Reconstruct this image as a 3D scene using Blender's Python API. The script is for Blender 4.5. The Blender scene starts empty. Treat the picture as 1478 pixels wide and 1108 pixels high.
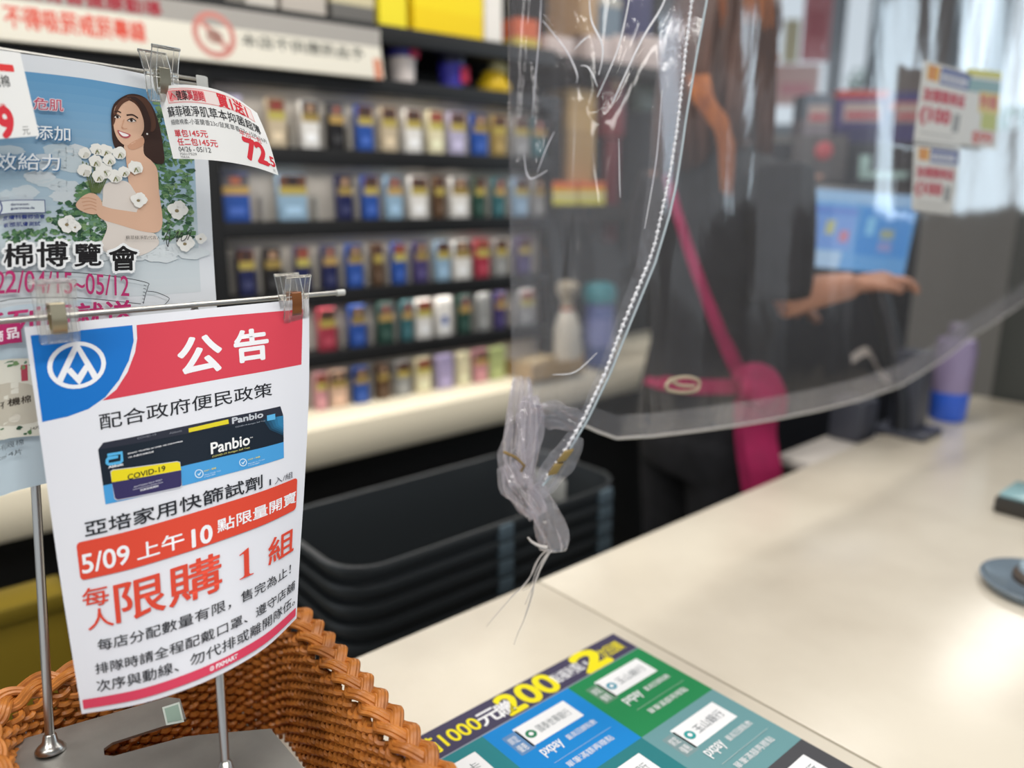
import bpy, bmesh, math, random
import numpy as np
from mathutils import Vector, Matrix, noise as mnoise
from mathutils.geometry import tessellate_polygon

SC = bpy.context.scene
COL = SC.collection
rnd = random.Random(7)

# ---------------------------------------------------------------- camera, sky, lamps, exposure
FPX, CX, CY = 1110.0, 739.0, 554.0
PITCH = math.atan(269 / 1110.0)
CP, SP = math.cos(PITCH), math.sin(PITCH)
CAM = np.array([0.0, 0.0, 1.40])
cd = bpy.data.cameras.new('camera'); cam = bpy.data.objects.new('camera', cd); COL.objects.link(cam)
cam.location = CAM; cam.rotation_euler = (math.pi / 2 - PITCH, 0, 0)
cd.sensor_width = 36.0; cd.lens = 36.0 * FPX / 1478.0
cd.clip_start = 0.02
cd.dof.use_dof = True; cd.dof.focus_distance = 0.615
cd.dof.aperture_fstop = (cd.lens / 1000.0) / 0.0116
cd.dof.aperture_blades = 0
SC.camera = cam

wd = bpy.data.worlds.new('sky'); SC.world = wd; wd.use_nodes = True
wd.node_tree.nodes['Background'].inputs[0].default_value = (0.86, 0.93, 1.0, 1)
wd.node_tree.nodes['Background'].inputs[1].default_value = 0.75

def lamp_light(name, loc, sx, sy, energy, col=(1, 0.97, 0.92), rot=(0, 0, 0)):
    l = bpy.data.lights.new(name, 'AREA'); l.shape = 'RECTANGLE'; l.size = sx; l.size_y = sy
    l.energy = energy; l.color = col
    o = bpy.data.objects.new(name, l); COL.objects.link(o); o.location = loc; o.rotation_euler = rot
    return o
YAW = math.radians(90 - 49.5)       # counter direction against +X
lamp_light('ceiling_lamp', (0.55, 0.05, 2.62), 1.2, 0.30, 13, rot=(0, 0, YAW))
lamp_light('ceiling_lamp', (-0.75, -0.55, 2.62), 1.2, 0.30, 13, rot=(0, 0, YAW))
lamp_light('ceiling_lamp', (0.35, 1.45, 2.62), 1.6, 0.30, 13, rot=(0, 0, YAW))
lamp_light('ceiling_lamp', (-0.75, 0.80, 2.62), 1.2, 0.30, 12, rot=(0, 0, YAW))
lamp_light('ceiling_lamp', (1.9, 2.6, 2.62), 1.2, 0.30, 12, rot=(0, 0, YAW))
# daylight from the shop front on the right
lamp_light('shop_window_light', (3.6, 3.1, 1.75), 1.5, 1.5, 30, (0.72, 0.88, 1.0), (math.radians(90), 0, math.radians(118)))
SC.view_settings.view_transform = 'Standard'; SC.view_settings.look = 'None'
SC.view_settings.gamma = 1.0; SC.view_settings.use_curve_mapping = False
SC.view_settings.exposure = 0.12

# ---------------------------------------------------------------- geometry helpers
U = np.array([math.sin(math.radians(49.5)), math.cos(math.radians(49.5)), 0.0])   # along the counter, away
V = np.array([-U[1], U[0], 0.0])                                                 # across, to the clerk's side
Z = np.array([0, 0, 1.0])
CTZ = 0.90
def ray(x, y):
    a, b = (x - CX) / FPX, -(y - CY) / FPX
    return np.array([a, CP + b * SP, b * CP - SP])
def P(x, y, d): return CAM + ray(x, y) * d
def PZ(x, y, z):
    r = ray(x, y); return CAM + r * ((z - CAM[2]) / r[2])
def PP(x, y, p0, n):
    r = ray(x, y); return CAM + r * (np.dot(p0 - CAM, n) / np.dot(r, n))
def proj(p):
    q = np.asarray(p) - CAM
    d = q[..., 1] * CP - q[..., 2] * SP
    return np.stack([CX + FPX * q[..., 0] / d, CY - FPX * (q[..., 1] * SP + q[..., 2] * CP) / d], -1)
def depth(p): q = np.asarray(p) - CAM; return q[1] * CP - q[2] * SP
E0 = PZ(530, 942, CTZ)
def W(u, v, z): return E0 + U * u + V * v + np.array([0, 0, z - E0[2]])
def uv_of(p): q = np.asarray(p) - E0; return float(np.dot(q, U)), float(np.dot(q, V))

def lin(c):
    if isinstance(c, str): c = tuple(int(c[i:i + 2], 16) / 255 for i in (0, 2, 4))
    return tuple((v / 12.92 if v <= 0.04045 else ((v + 0.055) / 1.055) ** 2.4) for v in c)
MATS = {}
def mat(name, col=(0.8, 0.8, 0.8), rough=0.5, metal=0.0, emit=None, estr=1.0, trans=0.0, ior=1.45, spec=0.5, bump=None, coat=0.0):
    if name in MATS: return MATS[name]
    m = bpy.data.materials.new(name); m.use_nodes = True; MATS[name] = m
    nt = m.node_tree; b = nt.nodes['Principled BSDF']; i = b.inputs
    i['Base Color'].default_value = (*col, 1); i['Roughness'].default_value = rough; i['Metallic'].default_value = metal
    i['IOR'].default_value = ior; i['Transmission Weight'].default_value = trans
    i['Specular IOR Level'].default_value = spec; i['Coat Weight'].default_value = coat
    if emit: i['Emission Color'].default_value = (*emit, 1); i['Emission Strength'].default_value = estr
    if bump:
        n = nt.nodes.new('ShaderNodeTexNoise'); n.inputs['Scale'].default_value = bump[0]; n.inputs['Detail'].default_value = 4
        tc = nt.nodes.new('ShaderNodeTexCoord'); nt.links.new(tc.outputs['Object'], n.inputs['Vector'])
        bp = nt.nodes.new('ShaderNodeBump'); bp.inputs['Strength'].default_value = bump[1]; bp.inputs['Distance'].default_value = bump[2]
        nt.links.new(n.outputs['Fac'], bp.inputs['Height']); nt.links.new(bp.outputs['Normal'], i['Normal'])
    return m
def varied(name, c1, c2, scale, rough=0.5, coords='Object', detail=5, stretch=(1, 1, 1), lo=0.35, hi=0.65, metal=0, bump=0.0):
    """two-tone procedural surface"""
    if name in MATS: return MATS[name]
    m = mat(name, c1, rough, metal); nt = m.node_tree; b = nt.nodes['Principled BSDF']
    tc = nt.nodes.new('ShaderNodeTexCoord'); mp = nt.nodes.new('ShaderNodeMapping'); mp.inputs['Scale'].default_value = stretch
    n = nt.nodes.new('ShaderNodeTexNoise'); n.inputs['Scale'].default_value = scale; n.inputs['Detail'].default_value = detail
    r = nt.nodes.new('ShaderNodeValToRGB'); r.color_ramp.elements[0].position = lo; r.color_ramp.elements[1].position = hi
    r.color_ramp.elements[0].color = (*c1, 1); r.color_ramp.elements[1].color = (*c2, 1)
    nt.links.new(tc.outputs[coords], mp.inputs[0]); nt.links.new(mp.outputs[0], n.inputs['Vector'])
    nt.links.new(n.outputs['Fac'], r.inputs[0]); nt.links.new(r.outputs[0], b.inputs['Base Color'])
    if bump:
        bp = nt.nodes.new('ShaderNodeBump'); bp.inputs['Strength'].default_value = 0.4; bp.inputs['Distance'].default_value = bump
        nt.links.new(n.outputs['Fac'], bp.inputs['Height']); nt.links.new(bp.outputs['Normal'], b.inputs['Normal'])
    return m
def ink_mat():
    m = mat('printed_paper', (0.8, 0.8, 0.8), 0.55, spec=0.25)
    nt = m.node_tree
    if not any(n.type == 'VERTEX_COLOR' for n in nt.nodes):
        a = nt.nodes.new('ShaderNodeVertexColor'); a.layer_name = 'ink'
        nt.links.new(a.outputs['Color'], nt.nodes['Principled BSDF'].inputs['Base Color'])
    return m

class MB:
    def __init__(s): s.v = []; s.f = []; s.mi = []; s.mats = []; s.cur = 0
    def use(s, m):
        if m not in s.mats: s.mats.append(m)
        s.cur = s.mats.index(m); return s
    def add(s, vs, fs):
        b = len(s.v); s.v += [tuple(map(float, p)) for p in vs]
        for f in fs: s.f.append([b + i for i in f]); s.mi.append(s.cur)
        return s
    def box(s, o, ax, ay, az, bev=0.0):
        """o = corner; ax, ay, az = edge vectors"""
        o, ax, ay, az = map(np.asarray, (o, ax, ay, az))
        if bev <= 0:
            vs = [o + ax * i + ay * j + az * k for k in (0, 1) for j in (0, 1) for i in (0, 1)]
            return s.add(vs, [(0, 2, 3, 1), (4, 5, 7, 6), (0, 1, 5, 4), (2, 6, 7, 3), (0, 4, 6, 2), (1, 3, 7, 5)])
        lx, ly, lz = (np.linalg.norm(a) for a in (ax, ay, az)); b = min(bev, lx / 2.2, ly / 2.2, lz / 2.2)
        bm = bmesh.new(); bmesh.ops.create_cube(bm, size=1)
        for v in bm.verts: v.co = Vector(((v.co.x + .5) * lx, (v.co.y + .5) * ly, (v.co.z + .5) * lz))
        bmesh.ops.bevel(bm, geom=bm.edges[:], offset=b, segments=2, affect='EDGES', profile=0.6)
        bm.verts.index_update()
        vs = [o + ax / lx * v.co.x + ay / ly * v.co.y + az / lz * v.co.z for v in bm.verts]
        fs = [[v.index for v in f.verts] for f in bm.faces]; bm.free()
        return s.add(vs, fs)
    def tube(s, pts, r, n=8, cap=True, flat=None):
        """round bar along points; r number or list; flat=(direction, factor) squashes it"""
        pts = [np.asarray(p, float) for p in pts]; m = len(pts)
        rs = r if hasattr(r, '__len__') else [r] * m
        T = [pts[min(i + 1, m - 1)] - pts[max(i - 1, 0)] for i in range(m)]
        T = [t / (np.linalg.norm(t) + 1e-12) for t in T]
        a = np.array([0, 0, 1.0]) if abs(T[0][2]) < .9 else np.array([1.0, 0, 0])
        nrm = np.cross(T[0], a); nrm /= np.linalg.norm(nrm); vs = []
        for i in range(m):
            nrm = nrm - T[i] * np.dot(nrm, T[i]); nrm /= np.linalg.norm(nrm) + 1e-12; bn = np.cross(T[i], nrm)
            for k in range(n):
                t = 2 * math.pi * k / n; d = (nrm * math.cos(t) + bn * math.sin(t)) * rs[i]
                if flat is not None:
                    fd = np.asarray(flat[0]); d = d - fd * np.dot(d, fd) * (1 - flat[1])
                vs.append(pts[i] + d)
        fs = [(i * n + k, i * n + (k + 1) % n, (i + 1) * n + (k + 1) % n, (i + 1) * n + k) for i in range(m - 1) for k in range(n)]
        if cap: fs += [tuple(range(n))[::-1], tuple(range((m - 1) * n, m * n))]
        return s.add(vs, fs)
    def lathe(s, base, prof, n=24, axis=Z, ref=None):
        """prof: (radius, height)"""
        base = np.asarray(base); axis = np.asarray(axis); a = np.cross(axis, [0.3, 1, 0.2]); a /= np.linalg.norm(a); b = np.cross(axis, a)
        vs = [base + axis * h + (a * math.cos(2 * math.pi * k / n) + b * math.sin(2 * math.pi * k / n)) * r for r, h in prof for k in range(n)]
        m = len(prof)
        fs = [(i * n + k, i * n + (k + 1) % n, (i + 1) * n + (k + 1) % n, (i + 1) * n + k) for i in range(m - 1) for k in range(n)]
        fs += [tuple(range(n))[::-1], tuple(range((m - 1) * n, m * n))]
        return s.add(vs, fs)
    def grid(s, G):
        """G: array rows x cols x 3"""
        r, c = G.shape[:2]
        return s.add(G.reshape(-1, 3), [(i * c + j, i * c + j + 1, (i + 1) * c + j + 1, (i + 1) * c + j) for i in range(r - 1) for j in range(c - 1)])
    def prism(s, poly, o, ax, ay, depthv):
        """2-D outline (in ax, ay) pushed along depthv"""
        o, ax, ay, dv = map(np.asarray, (o, ax, ay, depthv)); n = len(poly)
        a = [o + ax * x + ay * y for x, y in poly]; b = [p + dv for p in a]
        return s.add(a + b, [tuple(range(n))[::-1], tuple(range(n, 2 * n))] + [(i, (i + 1) % n, n + (i + 1) % n, n + i) for i in range(n)])
    def build(s, name, parent=None, smooth=True, origin=None, m=None):
        me = bpy.data.meshes.new(name); og = np.asarray(origin if origin is not None else (0, 0, 0), float)
        me.from_pydata([tuple(np.array(p) - og) for p in s.v], [], s.f)
        for q in (s.mats or [m]): me.materials.append(q)
        me.polygons.foreach_set('material_index', s.mi)
        if smooth: me.polygons.foreach_set('use_smooth', [True] * len(me.polygons))
        bm = bmesh.new(); bm.from_mesh(me); bmesh.ops.recalc_face_normals(bm, faces=bm.faces); 
        if smooth:
            for e in bm.edges:
                if len(e.link_faces) == 2 and e.calc_face_angle(0) > 0.7: e.smooth = False
        bm.to_mesh(me); bm.free()
        return link(name, me, parent, og)
def link(name, me, parent=None, loc=(0, 0, 0)):
    o = bpy.data.objects.new(name, me); COL.objects.link(o)
    if parent is not None:
        w = Vector((0, 0, 0)); q = parent
        while q is not None: w = w + q.location; q = q.parent
        o.parent = parent; o.location = Vector(loc) - w
    else: o.location = loc
    return o
def tag(o, label, cat, group=None, kind=None):
    o['label'] = label; o['category'] = cat
    if group: o['group'] = group
    if kind: o['kind'] = kind
    return o
def thing(name, label, cat, loc=(0, 0, 0), group=None):
    o = bpy.data.objects.new(name, None); COL.objects.link(o); o.location = loc; o.empty_display_size = 0.05
    return tag(o, label, cat, group)
def struct(o): o['kind'] = 'structure'; return o

def crom(pts, n=12, closed=False):
    """smooth curve through points"""
    pts = [np.asarray(p, float) for p in pts]; m = len(pts); out = []
    for i in range(m if closed else m - 1):
        g = (lambda k: pts[k % m]) if closed else (lambda k: pts[min(max(k, 0), m - 1)])
        a, b, c, d = g(i - 1), g(i), g(i + 1), g(i + 2)
        for k in range(n):
            t = k / n
            out.append(0.5 * (2 * b + (c - a) * t + (2 * a - 5 * b + 4 * c - d) * t * t + (3 * b - a - 3 * c + d) * t ** 3))
    if not closed: out.append(pts[-1])
    return out

# ---------------------------------------------------------------- printed sheets
GLY = {}
def glyphs(s, bold=0.0, res=4):
    k = (s, bold)
    if k not in GLY:
        c = bpy.data.curves.new('t', 'FONT'); c.body = s; c.resolution_u = res; c.offset = bold
        o = bpy.data.objects.new('t', c); COL.objects.link(o); bpy.context.view_layer.update()
        ev = o.evaluated_get(bpy.context.evaluated_depsgraph_get()); m = ev.to_mesh()
        v = np.array([(q.co.x, q.co.y) for q in m.vertices]); f = [tuple(p.vertices) for p in m.polygons]
        ev.to_mesh_clear(); bpy.data.objects.remove(o); bpy.data.curves.remove(c)
        lo, hi = v.min(0), v.max(0); GLY[k] = ((v - lo) / (hi - lo), f, (hi - lo)[1] / (hi - lo)[0], 1.0 / (hi - lo)[0])
    return GLY[k]

class Sheet:
    """a thin printed sheet: four edge curves of 3-D points; s runs left-right, t top-bottom"""
    def __init__(self, top, bot, left, right, w, h, paper=(0.80, 0.81, 0.84)):
        def curve(pts):
            c = np.array(crom(pts, 16)); L = np.r_[0, np.cumsum(np.linalg.norm(np.diff(c, axis=0), axis=1))]; return L / L[-1], c
        self.e = [curve(q) for q in (top, bot, left, right)]; self.w, self.h = w, h; self.paper = paper
        self.items = []; self.layer = 0; self.tall = 1.0
        g = np.linspace(0, 1, 90); ss, tt = np.meshgrid(g, g); self.gs, self.gt = ss.ravel(), tt.ravel()
        self.gp = proj(self.S(self.gs, self.gt)); 
        mid = self.S(np.array([.5, .51, .5]), np.array([.5, .5, .51])); n = np.cross(mid[1] - mid[0], mid[2] - mid[0])
        self.sgn = 1 if np.dot(n, CAM - mid[0]) > 0 else -1
    def ev(self, k, t):
        L, c = self.e[k]; return np.stack([np.interp(t, L, c[:, i]) for i in range(3)], -1)
    def S(self, s, t):
        s = np.asarray(s, float); t = np.asarray(t, float); a, b = s[..., None], t[..., None]
        T, B, Lf, R = self.ev(0, s), self.ev(1, s), self.ev(2, t), self.ev(3, t)
        c00, c10, c01, c11 = self.e[0][1][0], self.e[0][1][-1], self.e[1][1][0], self.e[1][1][-1]
        return (1 - b) * T + b * B + (1 - a) * Lf + a * R - ((1 - a) * (1 - b) * c00 + a * (1 - b) * c10 + (1 - a) * b * c01 + a * b * c11)
    def px(self, x, y):
        """where on the sheet (mm) a photo point lies"""
        i = int(np.argmin(((self.gp - (x, y)) ** 2).sum(1))); s, t = self.gs[i], self.gt[i]
        for _ in range(6):
            h = 1e-3; s0, t0 = min(max(s, .002), .997), min(max(t, .002), .997)
            q = proj(self.S(np.array([s0, s0 + h, s0]), np.array([t0, t0, t0 + h])))
            J = np.stack([(q[1] - q[0]) / h, (q[2] - q[0]) / h], 1)
            ds = np.linalg.solve(J, np.array([x, y]) - q[0]); s, t = s0 + ds[0], t0 + ds[1]
            if not (0 <= s <= 1 and 0 <= t <= 1): break
        return np.array([s * self.w, t * self.h])
    def up(self): self.layer += 1
    def poly(self, pts, c):
        pts = [tuple(p) for p in pts]; tri = tessellate_polygon([[Vector((p[0], p[1], 0)) for p in pts]])
        self.items.append((np.array(pts), tri, c, self.layer))
    def ppoly(self, pts, c, smooth=False, n=6):
        q = [self.px(*p) for p in pts]
        self.poly(crom(q, n, True) if smooth else q, c)
    def rect(self, x0, y0, x1, y1, c, r=0):
        if r <= 0: return self.poly([(x0, y0), (x1, y0), (x1, y1), (x0, y1)], c)
        p = []
        for cx, cy, a0 in ((x1 - r, y0 + r, -90), (x1 - r, y1 - r, 0), (x0 + r, y1 - r, 90), (x0 + r, y0 + r, 180)):
            p += [(cx + r * math.cos(math.radians(a0 + k * 15)), cy + r * math.sin(math.radians(a0 + k * 15))) for k in range(7)]
        self.poly(p, c)
    def ell(self, cx, cy, rx, ry, c, n=28, wob=0, seed=0):
        rr = random.Random(seed)
        self.poly([(cx + rx * (1 + wob * rr.uniform(-1, 1)) * math.cos(2 * math.pi * k / n), cy + ry * (1 + wob * rr.uniform(-1, 1)) * math.sin(2 * math.pi * k / n)) for k in range(n)], c)
    def pell(self, x, y, rx, ry, c, **kw):
        """ellipse with its radii given in photo pixels"""
        o = self.px(x, y); a = abs(self.px(x + rx, y)[0] - o[0]); b = abs(self.px(x, y + ry)[1] - o[1]); self.ell(o[0], o[1], a, b, c, **kw)
    def stroke(self, pts, w, c, closed=False):
        pts = [np.asarray(p, float) for p in pts]; n = len(pts); vs = []; fs = []
        for i in range(n):
            a = pts[(i - 1) % n] if closed or i > 0 else pts[i]; b = pts[(i + 1) % n] if closed or i < n - 1 else pts[i]
            d = b - a; d = d / (np.linalg.norm(d) + 1e-9); nn = np.array([-d[1], d[0]]) * w / 2
            k = 1.0
            if (closed or 0 < i < n - 1):
                d1 = pts[i] - a; d1 = d1 / (np.linalg.norm(d1) + 1e-9); k = 1 / max(0.5, abs(np.dot(d1, d)))
            vs += [pts[i] + nn * k, pts[i] - nn * k]
        m = n if closed else n - 1
        for i in range(m): j = (i + 1) % n; fs += [(2 * i, 2 * i + 1, 2 * j + 1, 2 * j)]
        self.items.append((np.array(vs), fs, c, self.layer))
    def pstroke(self, pts, w, c, smooth=True, closed=False):
        q = [self.px(*p) for p in pts]; self.stroke(crom(q, 8, closed) if smooth else q, w, c, closed)
    def text(self, s, x0, y0, x1, y1, c, bold=0.0, shear=0.0):
        """y0 top, y1 bottom (mm); bold thickens the strokes, shear lowers the right end"""
        v, f, asp, em = glyphs(s); q = np.stack([x0 + v[:, 0] * (x1 - x0), y1 - v[:, 1] * (y1 - y0) + shear * v[:, 0]], 1)
        d = bold * em * (x1 - x0)
        offs = [(0, 0)] if bold <= 0 else [(0, 0), (d, 0), (-d, 0), (0, d), (0, -d), (.7 * d, .7 * d), (-.7 * d, .7 * d), (.7 * d, -.7 * d), (-.7 * d, -.7 * d)]
        for i, o in enumerate(offs): self.items.append((q + o, f, c, self.layer + .1 * i))
    def ptext(self, s, bl, tr, c, bold=0.0, tall=1.0):
        """between two photo points; letters keep their natural proportions"""
        a, b = self.px(*bl), self.px(*tr); h = (b[0] - a[0]) * glyphs(s)[2] * tall * self.tall; m = (a[1] + b[1]) / 2
        self.text(s, a[0], m - h / 2, b[0], m + h / 2, c, bold)
    def stext(self, s, bl, br, c, bold=0.0, tall=1.0):
        """on a slanting base line"""
        a, b = self.px(*bl), self.px(*br); h = (b[0] - a[0]) * glyphs(s)[2] * tall
        self.text(s, a[0], a[1] - h, b[0], a[1], c, bold, b[1] - a[1])
    def build(self, name, parent=None, step=5.0, lift=0.00007):
        nx, ny = max(2, round(self.w / step)), max(2, round(self.h / step))
        bm = bmesh.new(); cl = bm.loops.layers.float_color.new('ink'); LZ = 0.001
        def face(vs, c):
            try: f = bm.faces.new(vs)
            except ValueError: return
            for l in f.loops: l[cl] = (*c, 1)
        for q, fs, c, ly in self.items:
            q = np.clip(q, (0, 0), (self.w, self.h)); c = lin(c) if isinstance(c, str) else c
            vs = [bm.verts.new((p[0], p[1], (ly + 1) * LZ)) for p in q]
            for f in fs:
                if len(set(f)) == len(f): face([vs[i] for i in f], c)
        for ax, cnt, tot in ((0, nx, self.w), (1, ny, self.h)):
            for k in range(1, cnt):
                co = Vector((0, 0, 0)); co[ax] = tot * k / cnt; no = Vector((0, 0, 0)); no[ax] = 1
                bmesh.ops.bisect_plane(bm, geom=bm.verts[:] + bm.edges[:] + bm.faces[:], plane_co=co, plane_no=no, dist=1e-5)
        G = [[bm.verts.new((self.w * i / nx, self.h * j / ny, 0)) for i in range(nx + 1)] for j in range(ny + 1)]
        for j in range(ny):
            for i in range(nx): face([G[j][i], G[j][i + 1], G[j + 1][i + 1], G[j + 1][i]], self.paper)
        bm.verts.index_update()
        xyz = np.array([v.co[:] for v in bm.verts]); s, t = xyz[:, 0] / self.w, xyz[:, 1] / self.h; h = 2e-3
        p = self.S(s, t); a = self.S(np.clip(s + h, 0, 1), t) - self.S(np.clip(s - h, 0, 1), t); b = self.S(s, np.clip(t + h, 0, 1)) - self.S(s, np.clip(t - h, 0, 1))
        n = np.cross(a, b); n = n / (np.linalg.norm(n, axis=1, keepdims=True) + 1e-15) * self.sgn
        p = p + n * (xyz[:, 2:3] / LZ * lift)
        og = p.mean(0) if parent is None else np.zeros(3)
        for v, q in zip(bm.verts, p - og): v.co = q
        for f in bm.faces:
            f.smooth = True
        me = bpy.data.meshes.new(name); bm.to_mesh(me); bm.free(); me.materials.append(ink_mat())
        # every face looks to the reader
        return link(name, me, parent, og)

# ================================================================= room
def quad(name, a, b, c, d, m, n=1):
    mb = MB().use(m); mb.add([a, b, c, d], [(0, 1, 2, 3)]); return struct(mb.build(name, smooth=False))
M_floor = varied('floor_tile', lin('8a8780'), lin('95928b'), 3.0, 0.35)
M_ceil = mat('ceiling_paint', lin('c9c9c6'), 0.9)
M_wall = mat('wall_paint', lin('9a938b'), 0.85)
quad('floor', (-6, -3, 0), (9, -3, 0), (9, 4.95, 0), (-6, 4.95, 0), M_floor)
YF = P(1098, 100, 4.6)[1]
quad('ceiling', (-6, -3, 2.7), (-6, YF + .1, 2.7), (9, YF + .1, 2.7), (9, -3, 2.7), M_ceil)

# ================================================================= counter
M_marble = varied('counter_marble', lin('e2d9c8'), lin('c6bbaa'), 2.6, 0.22, detail=7, stretch=(1, 1, 1), lo=0.42, hi=0.72)
M_seam = mat('seam_filler', lin('a39a88'), 0.6)
M_front = mat('counter_panel', lin('5a554e'), 0.5)
M_black = mat('black_board', lin('151515'), 0.55)
cnt = thing('checkout_counter', 'long beige marble-topped checkout counter under the clear curtain', 'counter', W(0.4, -0.35, 0))
us = uv_of(PZ(790, 845, CTZ))[0]            # the joint between two slabs
UE, VW, UB = 1.80, -0.72, -0.95
def slab(u0, u1, nm):
    mb = MB().use(M_marble); mb.box(W(u0, VW, CTZ - 0.03), U * (u1 - u0), V * (-VW), Z * 0.03, 0.0025); return mb.build(nm, cnt)
slab(UB, us - 0.0012, 'worktop_slab'); slab(us + 0.0012, UE, 'worktop_slab')
mb = MB().use(M_seam); mb.box(W(us - 0.0013, VW + .003, CTZ - 0.028), U * 0.0026, V * (-VW - .006), Z * 0.0272); mb.build('joint', cnt)
mb = MB().use(M_front); mb.box(W(UB + .03, VW + .04, 0), U * (UE - UB - .06), V * (-VW - 0.06), Z * (CTZ - 0.03)); mb.build('body', cnt)

# ================================================================= sign stand with two rails
M_steel = mat('brushed_steel', lin('b9b7b3'), 0.28, 1.0)
M_plate = varied('scuffed_steel', lin('b4b2ae'), lin('9d9b97'), 14, 0.38, metal=0.85)
PLZ = 0.994
st = thing('sign_stand', 'steel sign stand with two posts on a slotted plate inside the wicker basket', 'sign stand', P(72, 1082, .58) * [1, 1, 0] + [0, 0, PLZ])
# plate: outline in photo points on its own level
def plz(x, y): return PZ(x, y, PLZ)
bb = [plz(27, 1072), plz(116, 1031), plz(263, 1004), plz(278, 1056)]
ax = bb[2] - bb[0]; ax /= np.linalg.norm(ax); ay = np.cross(Z, ax)
def l2(p): q = np.asarray(p) - bb[0]; return np.array([np.dot(q, ax), np.dot(q, ay)])
wid = l2(bb[2])[0]
outl = [(-.004, 0.0), (.004, 0.004), (wid - .012, 0.004), (wid - .002, -.004), (wid - .001, -.05), (wid + .012, -.062), (wid + .05, -.075), (wid + .07, -.14), (wid + .05, -.165), (.02, -.165), (.0, -.15)]
s0, s1, s2 = l2(plz(190, 1092)), l2(plz(268, 1058)), l2(plz(277, 1078))
slot = [(wid - .062, -.040), (wid - .056, -.034), (wid - .003, -.034), (wid - .003, -.052), (wid - .056, -.055), (wid - .063, -.049)]
# slot opens to the edge on the right: walk round it
outl = [(-.004, -.004), (.004, 0.004), (wid - .010, 0.004), (wid - .002, -.003), (wid - .001, -.033)] + [(wid - .054, -.0345), (wid - .060, -.039), (wid - .060, -.047), (wid - .054, -.0515), (wid - .004, -.055)] + [(wid + .015, -.062), (wid + .055, -.078), (wid + .07, -.15), (wid + .05, -.165), (.02, -.165), (.0, -.15)]
mb = MB().use(M_plate); mb.prism(outl, bb[0], ax, ay, Z * -0.0022)
# folded-down flanges that carry the plate on the basket floor
mb.box(bb[0] + ax * .004 + ay * -.15 - Z * .0023, ax * .002, ay * .14, Z * -.058); mb.box(bb[0] + ax * (wid + .03) + ay * -.155 - Z * .0023, ax * .002, ay * .07, Z * -.058)
mb.build('base_plate', st, smooth=False)
M_stick = mat('green_sticker', lin('8fa69a'), 0.4)
q = [plz(234, 1021), plz(259, 1013), plz(266, 1042), plz(240, 1047)]
mb = MB().use(mat('sticker_edge', lin('c4cdc6'), .4)); mb.add([p + Z * .0003 for p in q], [(0, 1, 2, 3)]); c_ = sum(q) / 4
mb.use(M_stick); mb.add([p + (c_ - p) * .22 + Z * .0005 for p in q], [(0, 1, 2, 3)]); mb.build('sticker', st)
pA0, pA1 = plz(73, 1083), P(17, 92, .565)
pB0, pB1 = plz(327, 1125), P(281, 446, .622)
for a, b, nm in ((pA0, pA1, 'post'), (pB0, pB1, 'post')):
    po = MB().use(M_steel); po.tube([a, b], .0032, 12); po = po.build(nm, st)
    d = (b - a) / np.linalg.norm(b - a)
    mb = MB().use(M_steel); mb.lathe(a, [(.0105, 0), (.0105, .002), (.0085, .0045), (.0055, .007), (.0045, .012), (.0036, .013)], 20, d); mb.build('collar', po)
nL, nR = P(-45, 467, .520), P(494, 422, .705)
mb = MB().use(M_steel); mb.tube([nL, nR], .0023, 10); r1 = mb.build('rail', st)
dN = (nR - nL) / np.linalg.norm(nR - nL)
mb = MB().use(mat('rail_cap_plastic', lin('c8c8c4'), .4)); mb.tube([nR - dN * .006, nR + dN * .002], .0029, 10); mb.build('end_cap', r1)
mb = MB().use(M_steel); mb.tube([pB1 + (P(281, 446, .622) - pB1), P(280, 436, .622)], .0026, 10); mb.build('rail_socket', st)
qL, qR = P(-60, 62, .530), P(294, 116, .668)
dQ = (qR - qL) / np.linalg.norm(qR - qL)
mb = MB().use(M_steel); mb.tube([qL, qR], .0017, 8); mb.tube([qL - Z * .0042, qR - Z * .0042], .0015, 8); r2 = mb.build('rail', st)
mb = MB().use(mat('rail_cap_plastic')); mb.box(qR - dQ * .006 + np.array([0, -.003, -.0075]), dQ * .009, np.array([0, .006, 0]), Z * .011, .001); mb.build('end_cap', r2)

# ================================================================= the notice
INK = lin('22242b')
def scl(c, k=1.0): return tuple(v * k for v in lin(c))
top = [P(35, 472, .533), P(140, 461, .560), P(240, 451, .593), P(340, 441, .628), P(446, 431, .662)]
bot = [P(118, 1030, .530), P(200, 1016, .527), P(270, 994, .530), P(330, 967, .543), P(385, 933, .568), P(428, 892, .598)]
lef = [P(35, 472, .533), P(60, 645, .532), P(86, 830, .531), P(118, 1030, .530)]
rig = [P(446, 431, .662), P(446, 560, .648), P(440, 690, .632), P(433, 800, .615), P(428, 892, .598)]
N = Sheet(top, bot, lef, rig, 210, 297, paper=lin('e6e7ee')); N.tall = .70
BLUE, RED, ORG, PINK = lin('0f72c8'), lin('d64253'), lin('dd4a35'), lin('d8435f')
N.ppoly([(44, 484), (191, 469), (193, 492), (186, 520), (172, 548), (152, 573), (128, 590), (98, 601), (61, 609)], BLUE)
N.ppoly([(197, 469), (300, 458), (437, 446), (436, 487), (435, 526), (290, 552), (148, 578), (168, 562), (184, 537), (195, 508), (198, 488)], RED)
N.up()
WHT = lin('f2f2f6')
c1 = lambda x, y: (x * .3385, 400 + y * .3385)
N.pstroke([c1(327 + 115 * math.cos(a * math.pi / 15), 375 + 92 * math.sin(a * math.pi / 15) - 8 * math.cos(a * math.pi / 15)) for a in range(30)], 3.1, WHT, False, True)
N.pstroke([c1(252, 448), c1(327, 290), c1(408, 428)], 4.3, WHT, False)
N.pstroke([c1(292, 392), c1(335, 438), c1(372, 378)], 4.0, WHT, False)
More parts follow.
